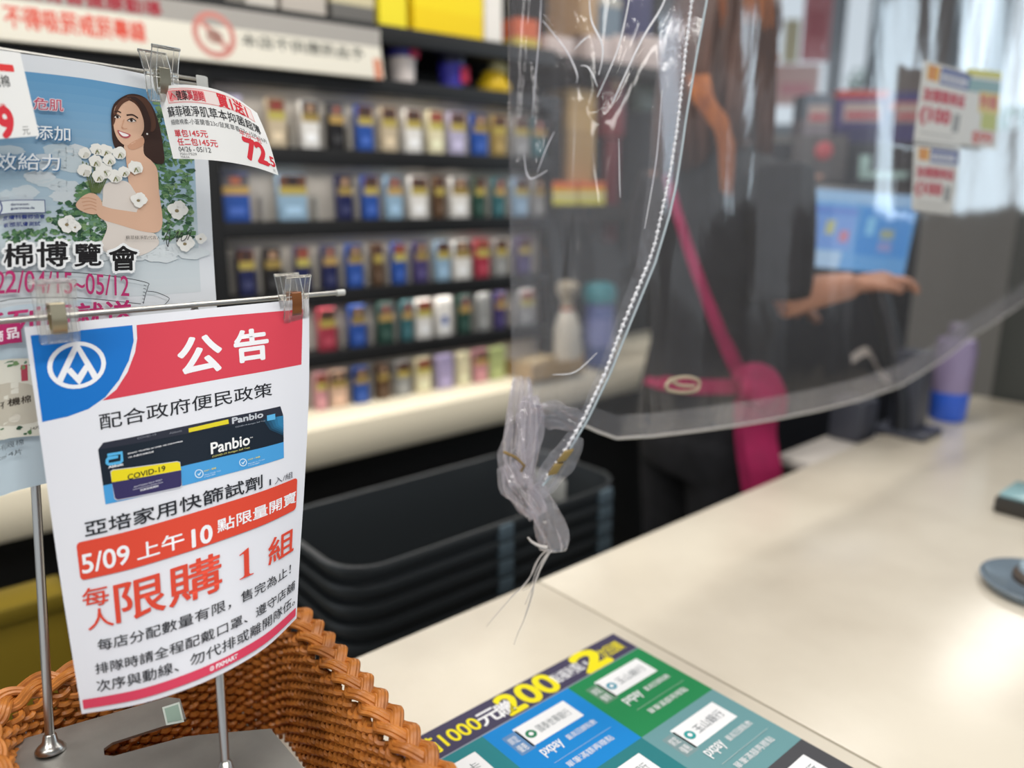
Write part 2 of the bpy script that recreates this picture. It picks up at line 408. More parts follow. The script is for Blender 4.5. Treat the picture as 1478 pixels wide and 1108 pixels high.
N.ptext('公', (260, 541), (317, 484), WHT, .03, 1.4); N.ptext('告', (341, 526), (385, 471), WHT, .03, 1.4)
N.ptext('配合政府便民政策', (145, 622), (392, 550), INK, .006, 1.12)
# the printed test-kit box
DK, NV, LB = lin('13202e'), lin('1c2536'), lin('4a9fdc')
N.ppoly([c1(418, 735), c1(440, 705), c1(1195, 550), c1(1207, 590), c1(1210, 770), c1(450, 968)], DK)
N.up()
N.ppoly([c1(418, 735), c1(440, 705), c1(1195, 550), c1(1207, 588)], lin('2a2e3c'))
N.ppoly([c1(440, 888), c1(800, 800), c1(1209, 702), c1(1210, 770), c1(450, 968)], LB)
for k in range(5):
    a = k / 5; N.ppoly([c1(1120 + 75 * a, 606 - 14 * a), c1(1207, 590), c1(1208, 675 - 40 * a), c1(1150 + 45 * a, 650 - 25 * a)], tuple(np.array(DK) * (1 - .55 * a - .1) + np.array(lin('3fa6e0')) * (.55 * a + .1))); N.up()
N.ppoly([c1(805, 662), c1(803, 645), c1(972, 606), c1(975, 625)], lin('e2d22c')); N.ptext('COVID-19', c1(480 + 105, 690), c1(665, 668), lin('8a8d98')); N.ptext('Abbott', c1(722, 668), c1(775, 652), lin('8a8d98'))
N.ptext('Panbio', c1(990, 618), c1(1120, 580), lin('c8ccd4'), .03); N.ptext('COVID-19 Antigen Self Test', c1(1003, 640), c1(1130, 612), lin('aab2c0'))
N.rect(*N.px(*c1(1137, 607)), *N.px(*c1(1172, 588))[::1], lin('5fb6e8')) if False else N.ppoly([c1(1137, 590), c1(1172, 582), c1(1173, 606), c1(1138, 613)], lin('5fb6e8'))
N.ppoly([c1(470, 828), c1(480, 820), c1(755, 784), c1(768, 788), c1(776, 890), c1(768, 898), c1(500, 952), c1(488, 945)], lin('c9cad6'))
N.up()
N.ppoly([c1(473, 830), c1(482, 823), c1(755, 787), c1(766, 791), c1(772, 822), c1(477, 874)], lin('ecd91f'))
N.ppoly([c1(477, 874), c1(772, 823), c1(774, 886), c1(766, 894), c1(502, 948), c1(491, 942)], lin('352f5e'))
N.up()
N.ptext('COVID-19', c1(545, 858), c1(704, 809), lin('15161c'), .014, 1.3)
N.ptext('ANTIGEN SELF-TEST', c1(570, 896), c1(692, 862), lin('d8d8e4')); N.ptext('FOR INFECTION DETECTION', c1(568, 904), c1(694, 876), lin('d8d8e4')); N.ptext('抗原自我測試', c1(598, 912), c1(676, 886), lin('e8e8ee'), .02)
N.ptext('Panbio', c1(900, 752), c1(1062, 672), lin('f4f4f4'), .022, 1.5); N.ptext('™', c1(1064, 690), c1(1076, 678), lin('f4f4f4'))
N.ptext('COVID-19 Antigen Self Test', c1(904, 772), c1(1063, 722), lin('d8d27a'), .01)
N.pstroke([c1(458, 758), c1(518, 748), c1(520, 784), c1(513, 790), c1(463, 798), c1(457, 792), c1(457, 778), c1(462, 772), c1(504, 765)], 2.1, lin('58b4e6'), False)
N.ptext('Abbott', c1(463, 814), c1(525, 793), WHT, .03)
N.ptext('BRAND TRUSTED IN OVER 100 COUNTRIES', c1(545, 750), c1(778, 702), WHT, .02); N.ptext('100 多國的信賴品牌', c1(547, 768), c1(655, 744), WHT, .01)
for x, y, r, a, b in ((848, 838, 17, 'EASY • 簡易', 'Nasal Swab Test'), (1035, 790, 15, 'FAST • 快速', 'Results in 15 min')):
    N.pstroke([c1(x + r * math.cos(k * .42), y + r * math.sin(k * .42)) for k in range(15)], .7, lin('d6ecf8'), False, True); N.pstroke([c1(x - 6, y), c1(x - 1, y + 6), c1(x + 8, y - 7)], .7, lin('d6ecf8'), False)
    N.ptext(a, c1(x + 22, y - 6), c1(x + 72, y - 30), lin('e6dc7a'), .02); N.ptext(b, c1(x + 22, y + 8), c1(x + 92, y - 16), lin('d6ecf8')); N.ptext('10 秒自行操作', c1(x + 22, y + 18), c1(x + 70, y - 2), lin('d6ecf8'))
N.ptext('亞培家用快篩試劑', (123.6, 772), (378, 687), INK, .008)
a = N.px(389, 696); N.text('1', a[0] - .5, a[1] - 2.6, a[0] + 1.1, a[1] + 2.6, lin('3a3b45')); N.ptext('入/組', (396, 700), (422, 679), lin('4a4b55'))
p0, p1, p2, p3 = N.px(110, 781), N.px(428, 691), N.px(117, 838), N.px(427, 734)
N.rect((p0[0] + p2[0]) / 2, (p0[1] + p1[1]) / 2, (p1[0] + p3[0]) / 2, (p2[1] + p3[1]) / 2, ORG, 3.2)
N.up()
N.ptext('5/09', (120, 825), (186, 788), WHT, .016, 1.35); N.ptext('上午', (199, 807), (265, 768), WHT, .012); N.ptext('10', (278, 787), (305, 759), WHT, .03, 1.35); N.ptext('點限量開賣', (314, 775), (427, 703), WHT, .012)
N.ptext('每', (121, 875), (156, 845), ORG, .006); N.ptext('人', (128, 907), (163, 876), ORG, .006)
N.ptext('限購', (169, 896), (318, 798), ORG, .010, 1.0)
a, b = N.px(343, 838), N.px(366, 787); x0, x1, y0, y1 = a[0], b[0], b[1], a[1]; w_ = x1 - x0; h_ = y1 - y0
N.poly([(x0 + w_ * q, y0 + h_ * r) for q, r in ((.12, .14), (.62, 0), (.68, 0), (.68, .90), (.74, .95), (.95, .97), (.95, 1), (.1, 1), (.1, .97), (.32, .95), (.38, .90), (.38, .17), (.32, .14), (.14, .18))], ORG)
N.ptext('組', (387, 817), (424, 759), ORG, .012)
N.ptext('每店分配數量有限，售完為止！', (142, 935), (419, 817), INK, .002)
N.ptext('排隊時請全程配戴口罩、遵守店舖', (139, 971), (425, 838), INK, .002)
N.ptext('次序與動線、勿代排或離開隊伍。', (141, 995), (425, 860), INK, .002)
a, b = N.px(122, 1009), N.px(124, 1022); N.rect(a[0], 285.5, 203, 290.2, PINK) if False else N.rect(3.0, a[1], 207, b[1], PINK)
N.up()
a, b = N.px(312, 966), N.px(342, 947); yb = (N.px(122, 1009)[1] + N.px(124, 1022)[1]) / 2
N.text('PXMART', a[0], yb - 1.5, b[0], yb + 1.5, WHT, .03)
N.stroke([(a[0] - 3.4 + 1.5 * math.cos(k * .6), yb + 1.5 * math.sin(k * .6)) for k in range(10)], .5, WHT, True); N.stroke([(a[0] - 4.2, yb + .9), (a[0] - 3.4, yb - .8), (a[0] - 2.6, yb + .9)], .45, WHT)
o = N.build('paper_notice', step=4.5)
tag(o, 'white printed notice with blue emblem and red heading, clipped to the front rail', 'notice')

# ================================================================= the poster behind
top = [P(-125, 60, .515), P(0, 74, .545), P(110, 88, .583), P(180, 101, .612), P(292, 124, .672)]
bot = [P(-118, 745, .524), P(0, 716, .552), P(60, 699, .565), P(330, 640, .662)]
lef = [P(-125, 60, .515), P(-118, 745, .524)]
rig = [P(292, 124, .672), P(301, 235, .672), P(312, 430, .668), P(330, 640, .662)]
Q = Sheet(top, bot, lef, rig, 235, 330, paper=lin('dcdfe4')); Q.tall = .85
c3 = lambda x, y: (x * .2167, 60 + y * .2167)
c4 = lambda x, y: (x * .2233, 280 + y * .2233)
x0 = 0.0; x1 = Q.px(284, 300)[0]; y0 = Q.px(120, 113)[1]; y1 = Q.px(150, 430)[1]
rng = [(0, '5f96c0'), (.12, '6f9fc4'), (.30, '86a9c4'), (.5, 'a9bfcd'), (.7, 'c3cfd5'), (1, 'd0d6da')]
def ramp(t):
    for (a, ca), (b, cb) in zip(rng, rng[1:]):
        if t <= b: k = (t - a) / (b - a); return tuple(p + (q - p) * k for p, q in zip(lin(ca), lin(cb)))
    return lin(rng[-1][1])
for k in range(26): Q.rect(x0, y0 + (y1 - y0) * k / 26, x1, y0 + (y1 - y0) * (k + 1) / 26, ramp((k + .5) / 26))
Q.up()
Q.rect(0, y1, Q.px(60, 690)[0] + 40, 330, lin('c3d3dd')); Q.up()
rr = random.Random(3)
for k in range(26): Q.pell(rr.uniform(0, 150), rr.uniform(215, 330), rr.uniform(14, 30), rr.uniform(5, 13), ramp(rr.uniform(.6, .95)), n=18, wob=.18, seed=k)
Q.up()
GR = ['3c6244', '4a7048', '5f8658', '2f4f3c', '7d9c6c', '547a56', '6d8f78']
def clump(n, fx, fy, rx, ry):
    for k in range(n): Q.pell(fx(), fy(), rr.uniform(*rx), rr.uniform(*ry), lin(rr.choice(GR)), n=9, wob=.45, seed=k)
    Q.up()
edge = lambda: rr.uniform(205, 280)
clump(330, lambda: rr.uniform(216, 278), lambda: rr.uniform(205, 345), (2, 6), (1.5, 4.5))
clump(130, lambda: rr.uniform(214, 252), lambda: rr.uniform(142, 225), (2, 6), (2, 5))
clump(260, lambda: 70 + 90 * rr.random() ** .7, lambda: rr.uniform(293, 352), (2, 6), (1.5, 4))
clump(70, lambda: rr.uniform(5, 80), lambda: rr.uniform(330, 352), (2, 6), (1.5, 4))
clump(40, lambda: rr.uniform(110, 140), lambda: rr.uniform(265, 300), (3, 7), (2, 5))
for k in range(40): Q.pell(rr.uniform(0, 280), rr.uniform(352, 372), rr.uniform(10, 26), rr.uniform(4, 9), lin('d4dadd'), n=14, wob=.2, seed=k)
Q.up()
# the woman on the poster
SK, SK2, HR, HR2, DR = lin('d9b096'), lin('c9987c'), lin('3a2620'), lin('5c3c2e'), lin('dcd2ca')
Q.ppoly([c3(740, 560), c3(738, 480), c3(765, 405), c3(860, 350), c3(960, 372), c3(1020, 450), c3(1058, 560), c3(1082, 690), c3(1090, 802), c3(1035, 812), c3(960, 765), c3(900, 720), c3(840, 735), c3(775, 720), c3(748, 660)], HR, True)
Q.up()
Q.ppoly([c3(842, 360), c3(960, 378), c3(1010, 450), c3(1035, 560), c3(1000, 600), c3(940, 500), c3(880, 400)], HR2, True)
Q.ppoly([c3(830, 680), c3(945, 630), c3(955, 745), c3(1010, 800), c3(1045, 860), c3(1056, 1000), c4(1046, 140), c4(1040, 215), c4(1000, 250), c4(900, 235), c4(760, 195), c4(660, 165), c4(620, 120), c4(640, 70), c4(720, 90), c4(850, 110), c4(900, 60), c3(860, 960), c3(845, 860), c3(835, 760)], SK, True)
Q.up()
Q.ppoly([c3(690, 960), c3(760, 930), c3(845, 935), c3(895, 1000), c4(920, 60), c4(880, 120), c4(940, 235), c4(1000, 260), c4(1020, 330), c4(900, 400), c4(760, 390), c4(650, 350), c4(690, 210), c4(640, 130), c4(660, 40)], DR, True)
Q.up()
Q.ppoly([c4(640, 75), c4(720, 95), c4(850, 115), c4(930, 130), c4(1030, 190), c4(1038, 222), c4(1000, 250), c4(900, 238), c4(760, 197), c4(660, 165), c4(620, 120)], SK, True)
Q.ppoly([c3(752, 500), c3(768, 430), c3(830, 388), c3(905, 425), c3(948, 510), c3(955, 585), c3(905, 665), c3(835, 692), c3(785, 655), c3(757, 590)], SK, True)
Q.ppoly([c3(850, 690), c3(945, 640), c3(950, 690), c3(880, 722)], SK2, True)
Q.up()
Q.ppoly([c4(540, 10), c4(600, -5), c4(650, 40), c4(655, 100), c4(620, 130), c4(560, 125), c4(500, 95), c4(490, 60)], SK, True)
Q.up()
for k in range(4): Q.pstroke([c4(520 + k * 6, 30 + k * 24), c4(570 + k * 6, 26 + k * 22), c4(620, 40 + k * 22)], .8, SK2)
# hair parting strand over the cheek, brows, eyes, nose, mouth
Q.ppoly([c3(838, 372), c3(790, 400), c3(758, 460), c3(744, 560), c3(760, 540), c3(778, 470), c3(815, 415), c3(870, 385)], HR2, True)
Q.ppoly([c3(840, 375), c3(900, 400), c3(940, 470), c3(955, 560), c3(950, 640), c3(985, 640), c3(1000, 540), c3(960, 430), c3(900, 372)], HR, True)
Q.pstroke([c3(757, 470), c3(780, 466), c3(802, 476)], 1.2, HR); Q.pstroke([c3(838, 492), c3(880, 490), c3(915, 512)], 1.3, HR)
Q.up()
for ex, ey, s in ((775, 502, 20), (872, 527, 26)):
    Q.ppoly([c3(ex - s, ey + 1), c3(ex, ey - 12), c3(ex + s, ey + 4), c3(ex, ey + 11)], lin('e6dcd6'), True); 
    Q.pstroke([c3(ex - s - 3, ey + 1), c3(ex, ey - 13), c3(ex + s + 4, ey + 4)], 1.0, lin('241a18'))
Q.pstroke([c3(822, 520), c3(808, 570), c3(818, 582), c3(842, 580)], .7, SK2); Q.pell(*c3(812, 575), 1.6, 1.0, SK2)
Q.ppoly([c3(778, 592), c3(805, 600), c3(865, 622), c3(845, 645), c3(812, 640), c3(790, 622)], lin('b0525a'), True)
Q.up()
for ex, ey in ((777, 502), (870, 526)): Q.pell(*c3(ex, ey), 2.1, 2.3, lin('2a1c18'), n=14)
Q.ppoly([c3(786, 600), c3(812, 608), c3(852, 624), c3(835, 634), c3(808, 628)], lin('f0e8e6'), True)
Q.pell(*c3(975, 617), 1.4, 1.4, lin('f2efe8'), n=10)
# cotton bunch
Q.up()
for k in range(9): Q.pstroke([c3(610 + 6 * k, 1010), c3(585 + 14 * k, 930), c3(545 + 25 * k, 800 + 8 * (k % 3))], 1.0, lin('5a6a3e'))
Q.up()
balls = [(560, 745, 40), (640, 720, 45), (700, 730, 48), (790, 745, 45), (560, 860, 48), (630, 800, 45), (690, 860, 55), (760, 900, 48), (650, 900, 45), (820, 870, 40), (895, 840, 48), (720, 790, 42)]
for k, (x, y, r) in enumerate(balls):
    Q.pell(*c3(x, y), r * .2167, r * .2, lin('e8e6e0'), n=18, wob=.14, seed=k); Q.up()
    Q.pell(*c3(x + r * .3, y + r * .35), r * .1, r * .1, lin('cfccc2'), n=12, wob=.2, seed=k); Q.pstroke([c3(x - r * .2, y + r * .7), c3(x + r * .05, y + r * .1)], 1.0, lin('7a7442')); Q.pstroke([c3(x + r * .35, y + r * .65), c3(x + r * .05, y + r * .1)], .9, lin('6a7a4a'))
for k, (x, y, r) in enumerate([(890, 40, 50), (1140, 105, 62), (430, 195, 58), (1290, 290, 35), (1190, 320, 55), (480, 215, 35)]):
    for j in range(4): Q.pell(*c4(x + r * .45 * math.cos(j * 1.7), y + r * .4 * math.sin(j * 1.7)), r * .14, r * .14, lin('e9e7e2'), n=14, wob=.12, seed=j)
    Q.up(); Q.pell(*c4(x - r * .1, y + r * .1), r * .05, r * .04, lin('8a7a5a'), n=10)
# lettering
Q.ptext('危肌', (47, 161), (89, 143), lin('f0e4e8'), .05); Q.up(); Q.ptext('危肌', (47, 161), (89, 143), lin('c05068'), .01)
for s, bl, tr in (('添加', (49, 206), (99, 181)), ('效給力', (-9, 252), (84, 219))):
    Q.ptext(s, (bl[0] + 1, bl[1] + 1), (tr[0] + 1, tr[1] + 1), lin('3f78a6'), .03); Q.up(); Q.ptext(s, bl, tr, lin('f0f3f6'), .008)
Q.ppoly([(-20, 291), (63, 289), (64, 308), (-20, 311)], lin('34407e')); Q.up(); Q.ppoly([(-20, 292), (62, 290), (63, 307), (-20, 310)], lin('d2dade')); Q.up()
Q.ptext('dermatest-', (15, 298), (41, 293), lin('3a4270'), .01); Q.ptext('guarantee.de', (15, 304), (48, 299), lin('3a4270'), .01)
Q.ptext('皮膚科醫師協會', (4, 319), (63, 310), lin('2c3a78'), .02); Q.ptext('敏感肌膚測試', (5, 329), (56, 321), lin('2c3a78'), .02)
Q.pstroke([(-30, 280), (-5, 288), (2, 303), (-10, 318)], 1.0, lin('34407e'))
T1 = [('棉', (6, 387), (45, 351)), ('博', (52, 386), (95, 349)), ('覽', (106, 389), (143, 348)), ('會', (156, 394), (195, 353))]
for s, bl, tr in T1: Q.ptext(s, (bl[0] - 1, bl[1] + 1), (tr[0] + 1, tr[1] - 1), lin('f0f1f2'), .09)
Q.up()
for s, bl, tr in T1: Q.ptext(s, bl, tr, lin('1c1a1c'), .02)
Q.ptext('護', (-42, 389), (-2, 351), lin('1c1a1c'), .02)
BAN = [c4(-60, 515), c4(0, 512), c4(200, 503), c4(400, 506), c4(620, 522), c4(800, 545), c4(940, 576), c4(945, 600), c4(930, 650), c4(915, 712)]
Q.pstroke(BAN, .6, lin('3c4046')); Q.pstroke([c4(-60, 705), c4(0, 695), c4(200, 672), c4(420, 670), c4(620, 682), c4(900, 712)], .6, lin('3c4046'))
Q.pstroke([c4(940, 630), c4(1000, 638), c4(1075, 670), c4(1078, 690), c4(1050, 720)], .6, lin('3c4046'))
for k in range(6): Q.pstroke([c4(918 - 2 * k, 590 + 22 * k), c4(936 - 3 * k, 596 + 22 * k)], .5, lin('3c4046'))
MG = lin('b82f6c')
Q.stext('2022/04/15~05/12', (-42, 424), (184, 428), MG, .008, 1.5)
Q.ptext('蘇菲極淨肌代言人', (179, 347), (229, 340), lin('5a5450'))
Q.pstroke([c4(1045, 310), c4(1085, 230), c4(1075, 340), c4(1065, 300), c4(1110, 290), c4(1140, 245), c4(1130, 310), c4(1165, 250), c4(1160, 305), c4(1190, 290), c4(1205, 245), c4(1225, 240), c4(1200, 300)], .7, lin('2e2c2e'))
Q.ptext('系列買就送', (-36, 484), (188, 441), MG, .02)
Q.ppoly([(-40, 468), (28, 466), (31, 494), (-40, 500)], MG); Q.up(); Q.ptext('商品', (-14, 493), (26, 473), lin('f4e6ee'), .03)
Q.ppoly([(-20, 520), (47, 517), (58, 628), (-20, 636)], lin('e2dfd2')); Q.up(); Q.ppoly([(-20, 560), (48, 557), (56, 606), (-20, 610)], lin('c9c2b2'), True); Q.up()
Q.ptext('有機棉', (0, 589), (43, 571), lin('3c3228'), .01)
for k in range(14): Q.pell(rr.uniform(0, 46), rr.choice((rr.uniform(521, 532), rr.uniform(614, 627))), rr.uniform(2, 5), rr.uniform(1, 3), lin(rr.choice(GR)), n=10, wob=.3, seed=k)
Q.ppoly([(29, 527), (38, 526), (39, 549), (30, 550)], lin('b84a5c')); Q.pell(22, 603, 7, 6, lin('d8d2c4')); Q.ptext('14片', (43, 621), (56, 613), lin('5a5248'))
Q.ptext('%有機棉', (-8, 648), (33, 637), lin('3e4852')); Q.ptext('cm14片', (-3, 661), (31, 650), lin('3e4852'))
o = Q.build('promotion_poster', step=6)
tag(o, 'poster of a smiling long-haired woman holding cotton, hanging behind the notice', 'poster')

# ================================================================= price tags on the poster rail
top = [P(226, 126, .610), P(265, 122, .604), P(308, 128, .606), P(340, 141, .614), P(371, 163, .628)]
bot = [P(250, 229, .612), P(290, 230, .606), P(330, 234, .608), P(370, 242, .618), P(402, 253, .632)]
T = Sheet(top, bot, [top[0], bot[0]], [top[-1], P(388, 204, .630), bot[-1]], 100, 60, paper=lin('ecebe9'))
RD = lin('d8323f')
T.rect(9, 2.5, 91, 14.5, lin('e4a6a4')); T.up(); T.rect(10, 3.4, 90, 13.6, lin('ecdcd8')); T.rect(11, 4, 46, 13, lin('ec8f90'), 1); T.up()
T.text('健康', 19, 4.6, 30, 12.4, lin('30272a'), .02); T.text('美麗館', 30.5, 4.6, 45, 12.4, lin('c83444'), .02); T.stroke([(12, 11), (15, 6.5), (18, 10)], 1.0, RD)
T.text('買1送1', 57, 2.8, 84, 14.4, RD, .04)
T.text('蘇菲極淨肌草本抑菌超薄', 6, 17, 93, 25.5, lin('2a2a2c'), .008); T.text('細緻棉柔-小蒼蘭香23c/鼠尾草香23c 15片/16片', 7, 27.5, 97, 32, lin('6a6a6a'))
T.text('單包145元', 8, 36, 40, 42, RD, .01); T.text('任二包145元', 9, 43, 47, 49, RD, .01); T.text('04/26 - 05/12', 8.5, 50, 40, 54, lin('4a4a4a'))
T.text('7501/7529', 8.5, 55, 26, 57, lin('7a7a7a')); T.text('70626', 8.5, 57.6, 18, 59.2, lin('7a7a7a'))
T.text('平均一包', 69, 30, 90, 35, RD); T.text('72', 71, 36, 91, 54, RD, .05); T.text('.5', 92, 44, 99, 53, RD, .03); T.text('元', 95, 55.5, 98, 58, lin('8a8a8a'))
o = T.build('price_tag', step=5); tag(o, 'curled white price tag with a red 72.5, clipped to the poster rail end', 'price tag', 'price tags on the poster rail')
top = [P(-75, 62, .505), P(29, 76, .534)]; bot = [P(-60, 205, .505), P(57, 196, .536)]
T = Sheet(top, bot, [top[0], bot[0]], [top[1], bot[1]], 100, 88, paper=lin('ecebe9'))
a, b = T.px(-60, 86), T.px(21, 104); T.rect(max(a[0], 5), a[1], b[0], b[1], lin('e03a3c'), 1.5)
T.ptext('有機棉', (-26, 123), (12, 110), lin('3a3a3a'), .01); T.ptext('均一件', (-22, 161), (9, 151), RD, .01); T.ptext('59', (-24, 193), (16, 164), RD, .045); T.ptext('元', (33, 192), (42, 185), lin('7a7a7a'))
o = T.build('price_tag', step=8); tag(o, 'flat white price tag with a big red 59, hanging before the left of the poster', 'price tag', 'price tags on the poster rail')

# ================================================================= clear clips
M_clip = mat('clear_plastic', (0.97, 0.96, 0.93), 0.07, trans=0.95, ior=1.47)
M_spring = mat('spring_metal', lin('b3a98f'), 0.3, 0.9)
M_spring2 = mat('copper_spring_metal', lin('a0653f'), 0.35, 0.9)
def clip(pos, ax, fw, label, spring, s=1.0, tilt=0.0):
    """pos on the rail; ax along the rail; fw towards the reader"""
    ax = ax / np.linalg.norm(ax); fw = fw - ax * np.dot(fw, ax); fw /= np.linalg.norm(fw); upv = np.cross(ax, fw); upv = upv if upv[2] > 0 else -upv
    t = thing('paper_clip', label, 'clip', pos, 'clear plastic clips'); mm = .001 * s
    def lever(sg, nm):
        pr = [(11, 21), (4.6, 4), (3.8, -2), (3.2, -12), (.6, -20), (.6, -22), (2.6, -22), (5.6, -13), (6.0, -1), (7.0, 5), (13, 21)]
        cols = [(-12.5, .0), (-11, .5), (11, .5), (12.5, .0)]
        mb = MB().use(M_clip)
        for xa, xb in ((-12, -7), (7, 12)): mb.prism([(sg * y * mm, z * mm) for y, z in pr], pos + ax * xa * mm, fw, upv, ax * (xb - xa) * mm)
        # web between the cheeks: ear and jaw
        mb.prism([(sg * y * mm, z * mm) for y, z in ((10.6, 20), (5, 4.5), (6.4, 4.5), (12, 20))], pos - ax * 7.2 * mm, fw, upv, ax * 14.4 * mm)
        mb.prism([(sg * y * mm, z * mm) for y, z in ((3, -12.5), (.7, -20), (.7, -22), (2.4, -22), (5.2, -12.5))], pos - ax * 7.2 * mm, fw, upv, ax * 14.4 * mm)
        mb.tube([pos + ax * -12.2 * mm + fw * sg * 12 * mm + upv * 20.6 * mm, pos + ax * 12.2 * mm + fw * sg * 12 * mm + upv * 20.6 * mm], 1.5 * mm, 10)
        return mb.build(nm, t)
    lever(1, 'jaw'); lever(-1, 'jaw')
    mb = MB().use(spring)
    pr = [(5.2, 6), (6.6, 5), (6.9, -4), (5.4, -13), (3.6, -15.5), (3.2, -14.6), (4.6, -12.5), (6.1, -4), (5.8, 4.4), (5.0, 5.2)]
    mb.prism([(y * mm, z * mm) for y, z in pr], pos - ax * 4.6 * mm, fw, upv, ax * 9.2 * mm)
    mb.prism([(-y * mm, z * mm) for y, z in pr], pos - ax * 4.6 * mm, fw, upv, ax * 9.2 * mm)
    mb.tube([pos - ax * 4.6 * mm + fw * 5.6 * mm + upv * 5.4 * mm, pos - ax * 4.6 * mm - fw * 5.6 * mm + upv * 5.4 * mm], .6 * mm, 6)
    mb.tube([pos + ax * 4.6 * mm + fw * 5.6 * mm + upv * 5.4 * mm, pos + ax * 4.6 * mm - fw * 5.6 * mm + upv * 5.4 * mm], .6 * mm, 6)
    mb.build('spring', t)
    mb = MB().use(M_clip); mb.tube([pos - ax * 13.5 * mm, pos + ax * 13.5 * mm], 1.7 * mm, 10); mb.build('pin', t)
toCam = np.array([.25, -.97, .05])
clip(P(81, 449, .531), dN, toCam, 'clear clip with pale metal spring holding the notice beside its blue emblem', M_spring, 1.0)
clip(P(424, 430, .650), dN, np.array([.62, -.78, .0]), 'clear clip with copper spring holding the notice at its red right corner', M_spring2, .92)
clip(P(233, 109, .607), dQ, toCam, 'clear clip with grey spring holding the 72.5 price tag to the poster', mat('grey_spring_metal', lin('9a9584'), .35, .9), .92)

# ================================================================= display shelving behind the counter
SH = math.radians(52.0)
US = np.array([math.sin(SH), math.cos(SH), 0.0]); NS = np.array([US[1], -US[0], 0.0])     # along the shelf / towards the shopper
S0 = P(727, 320, 2.0)
def SZ(y): return PP(727, y, S0, NS)[2]
def sx(x, y=320): return float(np.dot(PP(x, y, S0, NS) - S0, US))
def SP3(s, n, z): return S0 + US * s + NS * n + np.array([0, 0, z - S0[2]])
M_board = mat('black_shelf_laminate', lin('121213'), 0.5)
M_back = mat('shelf_back_panel', lin('bcb5ac'), 0.6)
M_tray = mat('grey_divider_plastic', lin('bdb8b0'), 0.5)
M_led = mat('cream_ledge_laminate', lin('efe4cb'), 0.45)
sL, sR = sx(316), sx(800)
FAR = sx(1500)
LEFT = sx(-420)
shelf = thing('display_shelf', 'black shelving unit with grey backs full of small packs behind the counter', 'shelf', SP3((sL + sR) / 2, -.15, 0))
def board(z, th, s0, s1, n0=-.30, n1=.005, nm='shelf_board', m=M_board, par=shelf):
    mb = MB().use(m); mb.box(SP3(s0, n0, z - th), US * (s1 - s0), NS * (n1 - n0), Z * th, .002); return mb.build(nm, par)
zT0, zT1, zR = SZ(62), SZ(132), [SZ(225), SZ(313), SZ(399), SZ(475)]
zL = SZ(548)
for z, th in ((zT0, .038), (zT1, .034), (zR[0], .036), (zR[1], .034), (zR[2], .034), (zR[3], .034)):
    board(z, th, LEFT if z in (zT0, zT1) else sL, sR)
mb = MB().use(M_back); mb.box(SP3(sL, -.052, zL), US * (sR - sL), NS * -.02, Z * (zT1 - zL)); mb.build('back_panel', shelf)
mb = MB().use(M_board); mb.box(SP3(LEFT, -.32, zL - .85), US * (sR - LEFT), NS * -.02, Z * (2.35 - zL + .85)); mb.build('back_panel', shelf)
for s in (sL - .02, sR - .012):
    mb = MB().use(M_board); mb.box(SP3(s, -.30, zL), US * .03, NS * .306, Z * (zT1 - zL), .002); mb.build('upright', shelf)
# back counter that carries the shelves
bc = thing('back_counter', 'black back counter with a cream ledge running under the packs', 'counter', SP3(.3, 0, 0))
zl0 = SZ(598)
LU = U; LN = np.array([U[1], -U[0], 0.0]); LB = S0 * [1, 1, 0]
mb = MB().use(M_led); pts = [(-.36, zL), (.03, zL), (.058, zL - .012), (.066, zL - .035), (.066, zl0 + .012), (.058, zl0), (-.36, zl0)]
def ledge(s, n, z): return np.array([0, 0, z]) + LB + LU * s + LN * n
mb.prism([(n, z) for n, z in pts], ledge(-1.35, 0, 0), LN, Z, LU * 2.3); mb.build('ledge', bc)
mb = MB().use(M_board); mb.box(ledge(-1.33, -.34, 0), LU * 2.26, LN * .33, Z * zl0); mb.build('cabinet', bc)
